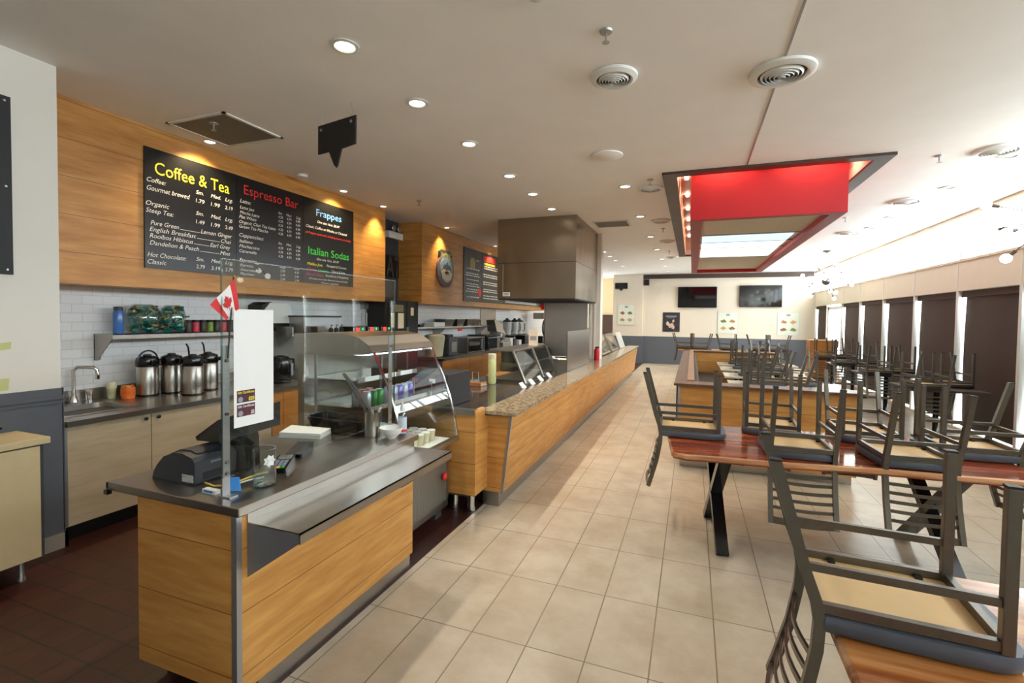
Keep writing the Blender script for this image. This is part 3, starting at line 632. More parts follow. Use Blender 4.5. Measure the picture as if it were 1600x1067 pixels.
# ================================================================== BREW STATION
t = thing('brew_station', 'tall stainless brewing cabinet behind the display case', 'cabinet', (-4.75, 5.5, 0))
MB().box(XL, 4.56, .1, -4.42, 6.5, 1.4).build('body', m_ss, t); MB().box(XL + .02, 4.6, 0, -4.5, 6.46, .1).build('plinth', m_black, t)
MB().box(XL, 4.54, 1.4, -4.4, 6.52, 1.425).build('top', m_ssd, t); MB().box(XL, 4.56, 1.425, XL + .02, 5.5, 1.54).box(XL, 4.54, 1.425, -4.6, 4.56, 1.54).build('upstand', m_ss, t)
t = thing('ice_bin', 'clear and steel bin with a dark rim on the brewing cabinet', 'bin', (-4.75, 5.05, 1.425))
MB().box(-4.98, 4.75, 1.426, -4.6, 5.38, 1.66).build('bin', m_alu, t); MB().box(-5.0, 4.73, 1.66, -4.58, 5.40, 1.68).build('rim', m_dgrey, t)
tag(MB().hexa([(-4.57, 4.8, 1.4255), (-4.44, 4.8, 1.4255), (-4.44, 4.92, 1.4255), (-4.57, 4.92, 1.4255), (-4.58, 4.79, 1.55), (-4.43, 4.79, 1.55), (-4.43, 4.93, 1.55), (-4.58, 4.93, 1.55)], .01).build('steel_canister', m_ss), 'small steel canister in front of the rimmed bin', 'canister')
for k, y in enumerate((5.1, 5.2, 5.3)):
    t = thing('syrup_pump', 'dark syrup bottle with pump on the brewing cabinet, %s from the left' % ORDW[k], 'bottle', (-4.5, y, 1.425), 'syrup bottles')
    MB().lathe([(.03, .001), (.032, .08), (.014, .1)], (-4.5, y, 1.425), 14).build('bottle', m_gblack, t, True); MB().tube([(-4.5, y, 1.52), (-4.5, y, 1.56), (-4.47, y, 1.555)], .006, 6).build('pump', m_black, t)
led_r = emit('red_indicator', (255, 60, 40), 1.2); led_g = emit('green_indicator', (60, 255, 120), 1.2)
for k, y in enumerate((5.5, 5.82, 6.14)):
    t = thing('coffee_brewer', 'black coffee brewer head with red indicator, %s of three from the left' % ORDW[k], 'brewer', (-4.65, y + .13, 1.425), 'coffee brewers')
    MB().box(-4.9, y, 1.4255, -4.46, y + .27, 1.53, .008).build('housing', m_gblack, t)
    MB().box(-4.46, y + .05, 1.46, -4.452, y + .12, 1.515).box(-4.452, y + .06, 1.45, -4.447, y + .09, 1.50).build('tap_handle', led_r, t)
    MB().box(-4.46, y + .19, 1.48, -4.456, y + .21, 1.51).build('indicator', led_g, t)
# dark cooler and niche things
t = thing('beverage_cooler', 'tall black cooler with cream notices in the grey niche', 'cooler', (-4.85, 7.05, 0))
MB().box(-5.06, 6.58, 0, -4.66, 7.5, 1.955).build('cabinet', m_black, t)
MB().box(-4.66, 6.6, .1, -4.645, 7.12, 1.9).box(-4.66, 7.14, .1, -4.645, 7.49, 1.94).build('door', m_black, t)
note2 = flat('cream_sheet', (222, 212, 178))
for y0, y1, z0, z1 in ((6.66, 6.76, 1.5, 1.74), (6.86, 7.03, 1.48, 1.74), (7.25, 7.34, 1.7, 1.84)): MB().box(-4.6449, y0, z0, -4.642, y1, z1).build('notice', note2, t)
MB().box(-4.645, 6.7, 1.76, -4.642, 7.02, 1.88).build('picture_strip', M('khaki_print', (120, 110, 80), .4, var=.3, ns=20), t)
MB().box(-4.65, 7.125, .6, -4.62, 7.138, 1.5).build('handle', m_alu, t)
t = thing('wall_phone', 'white wall phone left of the black cooler', 'phone', (-5.06, 6.55, 1.5))
MB().box(XL, 6.48, 1.48, -5.04, 6.57, 1.74, .01).build('body', m_plastic, t)
MB().tube([(-5.03, 6.52, 1.82), (-5.03, 6.53, 1.76), (-5.03, 6.5, 1.7), (-5.03, 6.52, 1.3)], .006, 6).build('cord', m_alu, t)
MB().box(XL, 6.46, 1.8, -5.03, 6.58, 1.9).build('bracket', m_alu, t)
t = thing('emergency_light', 'white twin-head emergency light high in the grey niche', 'emergency light', (-5.05, 7.32, 3.06))
MB().box(XL, 7.1, 3.07, -5.0, 7.53, 3.19, .008).build('housing', m_plastic, t)
for y in (7.25, 7.42): MB().lathe([(.02, -.05), (.05, 0), (.055, .03), (.05, .035)], (-5.03, y, 3.25), 16, 'x').build('lamp_head', m_alu, t, True)
t = thing('wall_letters', 'dark wooden letters on the grey niche wall between the bulkheads', 'sign', (XL, 7.35, 2.4))
lettering('letter', [('A', 7.12, 7.36, 2.58, .36, 0, .02), ('T', 7.37, 7.52, 2.58, .36, 0, .02)], M('reclaimed_brown', (78, 66, 54), .7, var=.35, ns=12), t, (XL, 0, 0), (0, 1, 0), (0, 0, 1), .03)
MB().box(XL, 7.08, 2.38, XL + .012, 7.53, 2.78).build('backing', m_black, t)
# ================================================================== MENU BOARDS
t = thing('menu_board', 'long black menu board headed coffee and tea on the near bulkhead', 'menu board', (-4.69, 4.34, 2.105))
MB().box(-4.70, 2.91, 2.105, -4.685, 3.845, 3.207).box(-4.70, 3.848, 2.105, -4.685, 4.80, 3.207).box(-4.70, 4.803, 2.105, -4.685, 5.77, 3.207).build('panel', m_chalk, t)
O = (-4.685, 0, 0); U = (0, 1, 0); V = (0, 0, 1); sh = .28
def L(n, items, c): lettering(n, items, m_tx[c], t, O, U, V, .001)
L('heading_text', [('Coffee & Tea', 3.0, 3.76, 3.035, .115)], 'yellow'); L('heading_text', [('Espresso Bar', 3.94, 4.72, 3.075, .105)], 'red')
L('heading_text', [('Frappes', 5.03, 5.51, 3.05, .09)], 'blue'); L('heading_text', [('Italian Sodas', 4.89, 5.67, 2.535, .1)], 'green')
p = [('Coffee:', 2.93, 3.10, 2.915, .042, sh), ('Gourmet brewed', 2.93, 3.33, 2.84, .045, sh), ('Organic', 2.92, 3.13, 2.70, .042, sh), ('Steep Tea:', 2.92, 3.17, 2.635, .042, sh), ('Pure Green', 2.96, 3.22, 2.525, .042, sh), ('Lemon Ginger', 3.44, 3.79, 2.525, .042, sh), ('English Breakfast', 2.95, 3.39, 2.465, .042, sh), ('Chai', 3.66, 3.78, 2.462, .04, sh), ('Rooibos Hibiscus', 2.95, 3.36, 2.405, .042, sh), ('Earl Grey', 3.54, 3.77, 2.403, .042, sh), ('Dandelion & Peach', 2.95, 3.42, 2.34, .042, sh), ('Mint', 3.65, 3.77, 2.335, .04, sh), ('Hot Chocolate:', 2.93, 3.29, 2.23, .042, sh), ('Classic', 2.93, 3.10, 2.165, .042, sh)]
for z in (2.91, 2.70, 2.24): p += [('Sm.', 3.39, 3.47, z, .038, sh), ('Med.', 3.55, 3.66, z, .038, sh), ('Lrg.', 3.71, 3.80, z, .038, sh)]
for z, a, b_, c_ in ((2.825, '1.79', '1.99', '2.19'), (2.615, '1.49', '1.99', '2.49'), (2.165, '2.79', '3.19', '3.79')): p += [(a, 3.39, 3.48, z, .038, .1), (b_, 3.55, 3.65, z, .038, .1), (c_, 3.71, 3.80, z, .038, .1)]
L('menu_text', p, 'white')
m = MB()
for z, a, b_ in ((2.505, 3.23, 3.43), (2.445, 3.40, 3.65), (2.385, 3.37, 3.53), (2.32, 3.43, 3.64)): m.box(-4.685, a, z, -4.684, b_, z + .004)
m.build('leader_line', m_tx['white'], t)
p = [('Latte:', 3.89, 4.03, 2.94, .04, sh), ('Latte Joe', 3.89, 4.07, 2.87, .034, sh), ('Mocha Latte', 3.89, 4.14, 2.815, .034, sh), ('Flat White', 3.88, 4.10, 2.765, .034, sh), ('Organic Chai Tea Latte', 3.88, 4.37, 2.71, .034, sh), ('Green Tea Matcha', 3.88, 4.26, 2.66, .034, sh), ('Cappuccino:', 3.88, 4.20, 2.565, .04, sh), ('Italiano', 3.88, 4.05, 2.50, .034, sh), ('Mochaccino', 3.88, 4.14, 2.445, .034, sh), ('Caramella', 3.88, 4.10, 2.39, .034, sh), ('Espresso:', 3.88, 4.10, 2.29, .04, sh), ('Espresso', 3.89, 4.06, 2.235, .03, sh), ('Americano', 3.89, 4.10, 2.185, .03, sh), ('Macchiato', 3.89, 4.07, 2.14, .03, sh)]
for z in (2.912, 2.55): p += [('Sm.', 4.41, 4.47, z, .03, sh), ('Med.', 4.53, 4.61, z, .03, sh), ('Lrg.', 4.69, 4.76, z, .03, sh)]
p += [('Single', 4.43, 4.52, 2.265, .024, sh), ('Double', 4.65, 4.74, 2.265, .024, sh)]
for z in (2.865, 2.815, 2.765, 2.715, 2.665, 2.495, 2.445, 2.395): p += [('4.29', 4.41, 4.48, z, .03), ('4.79', 4.54, 4.61, z, .03), ('4.99', 4.68, 4.75, z, .03)]
for z, a, b_ in ((2.22, '2.59', '4.39'), (2.17, '2.49', '2.49'), (2.12, '2.99', '2.99')): p += [(a, 4.44, 4.51, z, .03), (b_, 4.66, 4.73, z, .03)]
L('menu_text', p, 'white')
L('menu_text', [('One size 16oz. $6.49', 5.05, 5.47, 2.93, .032, sh), ('Classic Coffee or Mocha or Caramel', 4.85, 5.63, 2.845, .034, sh), ('One size 16oz. $4.49', 5.04, 5.46, 2.435, .032, sh), ('Pineapple & Coconut', 5.22, 5.62, 2.365, .032, sh), ('Cherry & Lime', 5.32, 5.59, 2.295, .032, sh), ('Strawberry & Raspberry', 5.2, 5.67, 2.23, .032, sh), ('All sodas start with flavored syrup and soda', 4.90, 5.64, 2.17, .024, sh), ('Choose sugarless', 5.12, 5.46, 2.125, .024, sh)], 'white')
L('menu_text', [('all Frappes made with whipping cream and drizzle', 4.84, 5.71, 2.765, .03, sh), ('Cherry', 4.87, 5.03, 2.29, .034, sh)], 'red')
L('menu_text', [('Malibu Joe:', 4.87, 5.15, 2.36, .036, sh)], 'yellow'); L('menu_text', [('Limeade:', 5.06, 5.27, 2.285, .036, sh)], 'green'); L('menu_text', [('Berry Blast:', 4.86, 5.17, 2.225, .036, sh)], 'purple')
t = thing('menu_board', 'second black menu board with a red heading, partly behind the steel hood', 'menu board', (-4.59, 12, 2.03))
MB().box(-4.6, 9.2, 2.03, -4.585, 10.12, 3.19).box(-4.6, 10.13, 2.03, -4.585, 11.5, 3.19).box(-4.6, 11.51, 2.03, -4.585, 14.8, 3.19).build('panel', m_chalk, t)
m = MB(); random.seed(11)
def rows(y0, y1, zs):
    for z in zs:
        y = y0 + random.uniform(0, .06)
        while y < y1 - .05:
            w_ = random.uniform(.05, .16); m.box(-4.585, y, z, -4.584, min(y + w_, y1), z + .022); y += w_ + .03
rows(9.3, 10.0, (2.74, 2.64, 2.59, 2.5, 2.41, 2.36, 2.29, 2.24, 2.12)); rows(10.2, 11.1, (2.87, 2.82, 2.68, 2.63, 2.50, 2.45, 2.33, 2.28, 2.18, 2.12)); rows(11.6, 14.3, (2.12, 2.08))
m.build('menu_text', m_tx['white'], t)
MB().box(-4.585, 10.22, 2.99, -4.583, 10.95, 3.12).build('heading_block', m_tx['red'], t); MB().box(-4.585, 10.24, 2.92, -4.583, 10.9, 2.96).build('heading_line', m_tx['yellow'], t)
MB().prism([(9.5, 2.77), (9.76, 2.77), (9.76, 2.93), (9.7, 3.0), (9.56, 3.0), (9.5, 2.93)], -4.585, -4.583, 'x').box(-4.585, 9.8, 2.94, -4.583, 9.98, 2.98).build('drink_picture', flat('olive_ink', (170, 150, 80)), t)
MB().lathe([(.09, 0), (.085, .004)], (-4.585, 10.02, 2.25), 18, 'x').build('price_spot', m_tx['red'], t)
t = thing('logo_sign', 'round mountain logo sign with green lettering on the second bulkhead', 'sign', (-4.58, 8.37, 2.33))
MB().lathe([(.335, 0), (.335, .035), (.31, .04)], (-4.6, 8.37, 2.6), 40, 'x').build('disc', M('mauve_wood', (112, 98, 104), .6, var=.15, ns=12), t)
MB().prism([(8.12, 2.72), (8.12, 2.95), (8.18, 2.99), (8.5, 2.99), (8.62, 2.94), (8.66, 2.72)], -4.6, -4.565, 'x').build('letter_backing', m_char, t)
lettering('letter', [('JOE', 8.14, 8.60, 2.84, .2, 0, .01)], flat('moss_green', (134, 142, 60)), t, (-4.565, 0, 0), U, V, .006)
MB().lathe([(.25, 0), (.25, .006)], (-4.56, 8.37, 2.6), 36, 'x').build('sky_disc', flat('sky_blue', (112, 142, 172)), t)
MB().prism([(8.15, 2.58), (8.29, 2.72), (8.33, 2.70), (8.39, 2.78), (8.46, 2.69), (8.5, 2.71), (8.6, 2.56), (8.55, 2.50), (8.2, 2.50)], -4.554, -4.548, 'x').build('mountain', flat('slate_blue', (62, 70, 86)), t)
MB().prism([(8.15, 2.56), (8.26, 2.62), (8.37, 2.59), (8.48, 2.62), (8.6, 2.55), (8.55, 2.43), (8.37, 2.37), (8.2, 2.43)], -4.548, -4.544, 'x').build('cloud_band', flat('stone_ink', (166, 158, 146)), t)
MB().prism([(8.28, 2.56), (8.37, 2.59), (8.46, 2.56), (8.4, 2.53), (8.33, 2.53)], -4.544, -4.541, 'x').build('dark_mark', m_black, t)
# ================================================================== REGISTER COUNTER
t = thing('register_counter', 'maple clad register counter with stainless top and lower tray shelf', 'counter', (-2.1, 2.1, 0))
RX0, RX1, RY0, RY1 = -2.53, -1.73, 1.415, 2.74
MB().box(RX0 + .2, RY0 + .02, .1, RX1 - .0125, RY1, .86).build('carcass', m_dgrey, t)
MB().box(RX1 - .012, RY0 + .022, .1, RX1, RY1, .8615).build('front_panel', m_maple, t)
MB().box(RX0 + .185, RY0, .1, RX1 - .026, RY0 + .02, .8615).build('side_panel', m_maple, t)
MB().box(RX1 - .026, RY0 - .003, .1, RX1 + .003, RY0 + .022, .862).build('corner_trim', m_alu, t)
MB().box(RX0 + .25, RY0 + .12, 0, RX1 - .02, RY1, .1).build('kickplate', m_ss, t)
MB().box(RX0 + .23, RY0 + .1, 0, RX1 - .03, RY0 + .118, .1).build('dark_plinth', m_black, t)
MB().box(RX0 - .01, RY0 - .012, .862, RX1 + .025, RY1 + .03, .9, .004).build('worktop', m_ssd, t)
m = MB().box(RX1 + .004, 1.462, .814, -1.44, 2.74, .82).box(-1.446, 1.462, .775, -1.44, 2.74, .82).box(RX1 + .004, 1.462, .82, RX1 + .008, 2.74, .861)
m.build('tray_shelf', m_ss, t)
for y in (1.462, 2.6): MB().prism([(RX1 + .004, .814), (-1.446, .814), (-1.446, .778), (RX1 + .004, .585)], y, y + .005).build('shelf_bracket', M('satin_steel_plate', (132, 134, 140), .42, .5, var=.08, ns=3), t)
MB().box(-2.545, 1.40, .868, -2.54, 1.445, .898).box(-2.545, 1.39, .845, -2.52, 1.41, .866).build('end_clip', m_gblack, t)
# acrylic guard
t = thing('acrylic_guard', 'clear acrylic sneeze guard standing on the register counter', 'screen', (-1.87, 2.1, .9))
MB().box(-1.873, 1.462, .985, -1.866, 2.72, 1.925).build('pane', m_acry, t)
m = MB().box(-1.874, 1.4615, 1.9245, -1.865, 2.7205, 1.9275).box(-1.874, 2.7195, .985, -1.865, 2.7225, 1.926).box(-1.874, 1.459, .985, -1.865, 1.4625, 1.926)
m.build('edge', glassy('acrylic_edge', (205, 222, 220), 2.5, .1), t)
for y, l_ in ((1.485, 'near'), (2.685, 'far')):
    q = MB().box(-1.88, y - .018, .9005, -1.875, y + .018, 1.555).box(-1.9, y - .02, .9005, -1.83, y + .02, .906).build('post', m_alu, t)
    for z in (1.0, 1.05, 1.26, 1.49): MB().lathe([(.008, 0), (.009, .004), (.006, .012)], (-1.875, y, z), 12, 'x').build('bolt', m_chrome, q)
t = thing('notice_sheet', 'tall blank white sheet with two gift cards taped to the acrylic', 'notice', (-1.862, 1.62, 1.19))
MB().box(-1.8655, 1.515, 1.19, -1.8645, 1.725, 1.712).build('sheet', m_paper, t)
cardm = [M('card_plum', (84, 44, 60), .4, var=.35, ns=90), M('card_wine', (96, 48, 58), .4, var=.35, ns=90)]
for k, z in enumerate((1.298, 1.236)):
    c = MB().box(-1.8644, 1.529, z, -1.8636, 1.621, z + .054).build('gift_card', cardm[k], t)
    ink = m_tx['yellow' if k == 0 else 'white']
    lettering('card_text', [('Gift', 1.533, 1.553, z + .0445, .010, 0, .02), ('Certificate', 1.558, 1.617, z + .0445, .010, 0, .02), ('$20' if k == 0 else '$5', 1.588 if k == 0 else 1.6, 1.617, z + .014, .016, 0, .03)], ink, c, (-1.8636, 0, 0), (0, 1, 0), (0, 0, 1), .0006)
    MB().lathe([(.0125, 0), (.0125, .0005)], (-1.8636, 1.547, z + .014), 18, 'x').build('seal', m_tx['grey'], c)
t = thing('desk_flag', 'small red and white maple leaf flag on a black stick above the acrylic post', 'flag', (-1.868, 1.49, 1.53))
MB().tube([(-1.869, 1.49, 1.50), (-1.869, 1.52, 1.852)], .003, 8).build('stick', m_black, t)
MB().ball((-1.869, 1.521, 1.856), .006).build('finial', M('brass', (200, 160, 70), .3, .8), t)
fl = [(1.5205, 1.846), (1.5385, 1.715), (1.479, 1.664), (1.411, 1.728)]  # hoist top, hoist low, fly low, fly top
def fp(u, v):
    a = Vector(fl[0]).lerp(Vector(fl[3]), u); b = Vector(fl[1]).lerp(Vector(fl[2]), u); p = a.lerp(b, v)
    return (-1.868 + .006 * math.sin(u * 5 + v * 2) + .003, p[0], p[1])
cw = [flat('flag_red', (214, 40, 44)), flat('flag_white', (238, 236, 236))]
MB().grid(lambda u, v: fp(u * .25, v), 5, 8).build('red_band', cw[0], t, True); MB().grid(lambda u, v: fp(.75 + u * .25, v), 5, 8).build('red_band', cw[0], t, True)
MB().grid(lambda u, v: fp(.25 + u * .5, v), 10, 8).build('white_field', cw[1], t, True)
leaf = [(0, -.5), (.04, -.5), (.03, -.28), (.26, -.32), (.22, -.24), (.48, -.04), (.42, 0), (.46, .17), (.31, .14), (.28, .2), (.14, .06), (.2, .36), (.1, .31), (0, .5)]
leaf = leaf + [(-x, y) for x, y in leaf[-2:0:-1]]
m = MB(); m.face([Vector(fp(.5 - y * .0 + x * .40, .5 - y * .62)) + Vector((.0022, 0, 0)) for x, y in leaf]); m.face([Vector(fp(.5 + x * .40, .5 - y * .62)) - Vector((.0022, 0, 0)) for x, y in leaf[::-1]])
m.build('maple_leaf', cw[0], t, fix=False)
# printer
t = thing('receipt_printer', 'charcoal receipt printer on the near corner of the register counter', 'printer', (-2.26, 1.64, .9))
prof = [(-2.41, .901), (-2.125, .901), (-2.12, .91), (-2.12, 1.005), (-2.14, 1.025), (-2.2, 1.04), (-2.26, 1.038), (-2.33, 1.012), (-2.375, .97), (-2.4, .935)]
MB().prism(prof, 1.52, 1.76, 'y').build('housing', m_char, t)
MB().prism([(-2.36, 1.0), (-2.33, 1.015), (-2.26, 1.0405), (-2.2, 1.0425), (-2.16, 1.034), (-2.2, 1.046), (-2.27, 1.043), (-2.34, 1.015)], 1.56, 1.72, 'y').build('lid', m_char, t)
MB().box(-2.121, 1.56, .915, -2.1185, 1.68, .95).build('paper_slot', m_black, t)
MB().box(-2.20, 1.517, .912, -2.128, 1.5198, .945).build('serial_label', flat('pale_label', (196, 196, 196)), t)
lettering('brand_mark', [('EPSON', 1.60, 1.65, .99, .010, 0, .02)], m_tx['grey'], t, (-2.1195, 0, 0), (0, 1, 0), (0, 0, 1), .0008)
lettering('serial_text', [('EPSON', -2.195, -2.17, .937, .006)], m_black, t, (0, 1.5168, 0), (1, 0, 0), (0, 0, 1), .0005)
MB().tube([(-2.40, 1.6, .93), (-2.44, 1.6, .93)], .018, 10).build('rear_plug', m_black, t)
t = thing('cash_terminal_screen', 'black tilted touch screen on a thick black column behind the acrylic', 'touch screen', (-2.16, 1.76, .9))
MB().lathe([(.078, .9005), (.078, .908), (.07, .912), (.066, 1.06), (.05, 1.12)], (-2.14, 1.80, 0), 24).build('column', m_gblack, t, True)
MB().hexa([(-2.38, 1.72, 1.035), (-2.10, 1.63, 1.075), (-2.06, 1.95, 1.10), (-2.32, 2.05, 1.06), (-2.385, 1.715, 1.055), (-2.105, 1.625, 1.185), (-2.065, 1.955, 1.225), (-2.325, 2.055, 1.085)]).build('display', m_black, t)
t = thing('card_terminal', 'card terminal with coloured keys behind the empty glass jar', 'card terminal', (-1.96, 1.86, .9))
def local(pts, c, a): return [(c[0] + x * math.cos(a) - y * math.sin(a), c[1] + x * math.sin(a) + y * math.cos(a), z) for x, y, z in pts]
def rbox(m, c, a, x0, y0, z0, x1, y1, z1, dz=0): return m.hexa(local([(x0, y0, z0), (x1, y0, z0), (x1, y1, z0), (x0, y1, z0), (x0, y0, z1), (x1, y0, z1), (x1, y1, z1 + dz), (x0, y1, z1 + dz)], c, a))
cc, ca = (-1.96, 1.87), .55
rbox(MB(), cc, ca, -.04, -.09, .9005, .04, .09, .925, .02).build('body', m_gblack, t)
rbox(MB(), cc, ca, -.033, .025, .938, .033, .083, .9405, .006).build('display', flat('lcd_grey', (110, 120, 118), .2), t)
kc = [flat('key_grey', (130, 135, 150)), flat('key_red', (220, 50, 30)), flat('key_yellow', (230, 200, 40)), flat('key_green', (40, 170, 80))]
mm = [MB() for _ in kc]
for i in range(3):
    for j in range(4): rbox(mm[0], cc, ca, -.03 + i * .021, -.06 + j * .019, .926 + j * .002, -.014 + i * .021, -.046 + j * .019, .933 + j * .0022)
for i in range(3): rbox(mm[1 + i], cc, ca, -.03 + i * .021, -.083, .925, -.014 + i * .021, -.068, .9305)
for m, k in zip(mm, kc): m.build('key', k, t)
t = thing('card_reader', 'dark card reader lying on its cable in front of the paper bags', 'card reader', (-2.07, 2.1, .9))
rbox(MB(), (-2.07, 2.1), .4, -.045, -.09, .9005, .045, .08, .925, .025).build('body', m_char, t)
rbox(MB(), (-2.07, 2.1), .4, -.035, -.0905, .905, .035, -.0901, .92).build('display', m_screen, t)
MB().tube([(-2.1, 2.03, .906), (-2.13, 1.97, .904), (-2.08, 1.93, .904), (-2.03, 1.94, .904), (-2.0, 1.93, .91)], .005, 6).build('cable', m_black, t)
t = thing('glass_jar', 'empty glass jar with a torn white label on the register counter', 'jar', (-1.845, 1.655, .9))
MB().lathe([(.03, .901), (.047, .903), (.05, .91), (.05, 1.07), (.0475, 1.07), (.0475, .912), (.03, .908)], (-1.845, 1.655, 0), 32, cap=False).lathe([(.048, .904), (.02, .905)], (-1.845, 1.655, 0), 24).build('glass', m_jar, t, True)
MB().tube([(-1.845 + .0488 * math.cos(a), 1.655 + .0488 * math.sin(a), 1.0705) for a in [2 * PI * k / 28 for k in range(28)]], .0016, 6, True).build('rim', m_cgl, t)
m = MB(); n = 14
c0 = m.bm.verts.new((-1.845 + .0508 * math.cos(-.25), 1.655 + .0508 * math.sin(-.25), 1.02)); R = []
for k in range(n):
    a = 2 * PI * k / n; r = .021 if k % 2 else .03; th = -.25 + r * math.cos(a) / .0508; R.append(m.bm.verts.new((-1.845 + .0508 * math.cos(th), 1.655 + .0508 * math.sin(th), 1.02 + r * math.sin(a))))
for k in range(n): m.bm.faces.new((c0, R[k], R[(k + 1) % n]))
m.build('torn_label', m_paper, t)
t = thing('security_tags', 'blue and white plug tags on yellow cables by the acrylic post', 'cable', (-1.95, 1.55, .9))
MB().tube([(-2.11, 1.56, .905), (-2.02, 1.54, .906), (-1.95, 1.56, .915), (-1.93, 1.6, .925), (-1.92, 1.68, .93), (-1.93, 1.75, .92)], .004, 6).build('yellow_cable', flat('cable_yellow', (226, 200, 90)), t, True)
MB().tube([(-1.92, 1.56, .92), (-1.90, 1.62, .925), (-1.89, 1.69, .92)], .003, 6).build('white_cable', m_plastic, t, True)
blue = flat('tag_blue', (52, 130, 205))
MB().hexa([(-1.905, 1.52, .905), (-1.87, 1.55, .903), (-1.872, 1.556, .904), (-1.907, 1.526, .906), (-1.935, 1.535, .955), (-1.9, 1.565, .953), (-1.902, 1.571, .954), (-1.937, 1.541, .956)]).build('tag', blue, t)
c = MB().box(-2.01, 1.475, .9005, -1.93, 1.5, .918).build('tag', m_plastic, t); MB().box(-2.0, 1.4738, .905, -1.945, 1.4749, .914).build('tag_label', blue, c)
# bags, tray, cup, bowl, bottle
t = thing('paper_bag_stack', 'stack of white paper bags on the register counter', 'paper bags', (-2.36, 2.42, .9))
for k in range(5):
    dz = k * .007; o_ = .004 * ((k * 7) % 3 - 1)
    MB().hexa([(-2.47 + o_, 2.33, .9005 + dz), (-2.2, 2.40 + o_, .9005 + dz), (-2.25, 2.55, .9005 + dz), (-2.54, 2.50 + o_, .9005 + dz), (-2.47 + o_, 2.33, .906 + dz), (-2.2, 2.40 + o_, .906 + dz), (-2.25, 2.55, .907 + dz), (-2.54, 2.50 + o_, .912 + dz)]).build('paper_bag', m_paper, t)
t = thing('serving_tub', 'black plastic tub in front of the glass display case', 'tub', (-2.3, 2.67, .9))
b0 = rr(-2.47, 2.6, -2.06, 2.75, .03, .9005); b1 = rr(-2.5, 2.57, -2.03, 2.765, .04, .99)
loft(MB(), [b0, b1, rr(-2.515, 2.56, -2.015, 2.77, .04, .992), rr(-2.49, 2.58, -2.04, 2.757, .04, .99), rr(-2.46, 2.61, -2.07, 2.74, .03, .91)], True).build('shell', m_gblack, t, True)
t = thing('utensil_holder', 'steel cylinder holding tongs beside the white bowl', 'utensil holder', (-1.95, 2.6, .9))
MB().lathe([(.05, .9005), (.051, .905), (.051, 1.06), (.048, 1.06), (.048, .91)], (-1.955, 2.6, 0), 28, cap=False).lathe([(.05, .902), (.01, .903)], (-1.955, 2.6, 0), 20).build('cylinder', m_ss, t, True)
MB().strip([(-1.96, 2.585, .93), (-2.0, 2.58, 1.08), (-2.06, 2.55, 1.2), (-2.13, 2.53, 1.31)], .018, .003, (.3, 1, 0)).strip([(-1.95, 2.6, .93), (-1.975, 2.595, 1.08), (-2.05, 2.57, 1.2), (-2.13, 2.535, 1.312)], .018, .003, (.3, 1, 0)).build('tongs', m_dgrey, t)
for dy in (-.03, .03): MB().strip([(-1.93, 2.6 + dy, 1.0), (-1.925, 2.6 + dy * 1.2, 1.07), (-1.92, 2.6 + dy * 1.6, 1.085)], .014, .004, (1, 0, 0)).build('white_scoop', m_plastic, t)
t = thing('bowl', 'small white bowl near the end of the register counter', 'bowl', (-1.815, 2.61, .9))
MB().lathe([(.03, .9005), (.032, .908), (.055, .925), (.07, .95), (.075, .968), (.072, .968), (.066, .95), (.05, .928), (.01, .915)], (-1.815, 2.61, 0), 32).build('shell', m_plastic, t, True)
t = thing('spray_bottle', 'clear pump bottle with a pale label beside the white bowl', 'bottle', (-1.795, 2.72, .9))
MB().lathe([(.026, .9005), (.028, .905), (.028, 1.03), (.014, 1.06), (.012, 1.065)], (-1.795, 2.71, 0), 20).build('body', m_jar, t, True)
MB().lathe([(.0288, .94), (.0288, 1.02)], (-1.795, 2.71, 0), 20, cap=False).build('label_band', flat('pale_blue_label', (205, 214, 228)), t, True)
MB().lathe([(.0289, .925), (.0289, .94)], (-1.795, 2.71, 0), 20, cap=False).build('red_band', m_tx['red'], t, True)
MB().lathe([(.015, 1.062), (.015, 1.085), (.006, 1.1), (.004, 1.12)], (-1.795, 2.71, 0), 14).build('cap', m_plastic, t, True)
# ================================================================== DISPLAY CASE
CY0, CY1 = 2.80, 3.60
t = thing('display_case', 'curved glass refrigerated display case between the register and deli counter', 'display case', (-2.35, 3.2, 0))
MB().box(-2.77, CY0, .12, -1.93, CY1, .56).box(-2.78, CY0, .56, -2.72, CY1, 1.5).build('body', m_ssd, t)
MB().box(-1.932, CY0 + .01, .47, -1.915, CY1 - .01, .66).box(-1.935, CY0 + .01, .08, -1.925, CY1, .14).box(-1.932, CY0, .14, -1.92, CY0 + .03, .47).box(-1.932, CY1 - .03, .14, -1.92, CY1, .47).build('front_fascia', m_ss, t)
g = NT('perforated_mesh'); g.set(.4, .7)
vo = g.new('ShaderNodeTexVoronoi'); vo.inputs['Scale'].default_value = 60; vo.inputs['Randomness'].default_value = 0; g.link(g.coord((.05, 1, 1)), vo.inputs['Vector'])
g.link(g.ramp(vo.outputs['Distance'], [(.3, lin((40, 38, 36))), (.42, lin((150, 148, 142)))]), g.b.inputs['Base Color'])
MB().box(-1.932, CY0 + .03, .14, -1.924, CY1 - .03, .47).build('grille', g.m, t)
MB().box(-2.7, CY0 + .05, 0, -1.96, CY0 + .15, .12).box(-2.7, CY1 - .15, 0, -1.96, CY1 - .05, .12).build('foot', m_dgrey, t)
MB().prism([(-2.8, 1.40), (-2.8, 1.55), (-2.36, 1.56), (-2.22, 1.54), (-2.12, 1.48), (-2.09, 1.435), (-2.12, 1.42), (-2.2, 1.41)], CY0 - .02, CY1 + .02, 'y').build('canopy', m_ss, t)
MB().box(-2.28, CY0 + .02, 1.405, -2.18, CY1 - .02, 1.412).build('light_tube', emit('case_light', (245, 250, 255), 11), t)
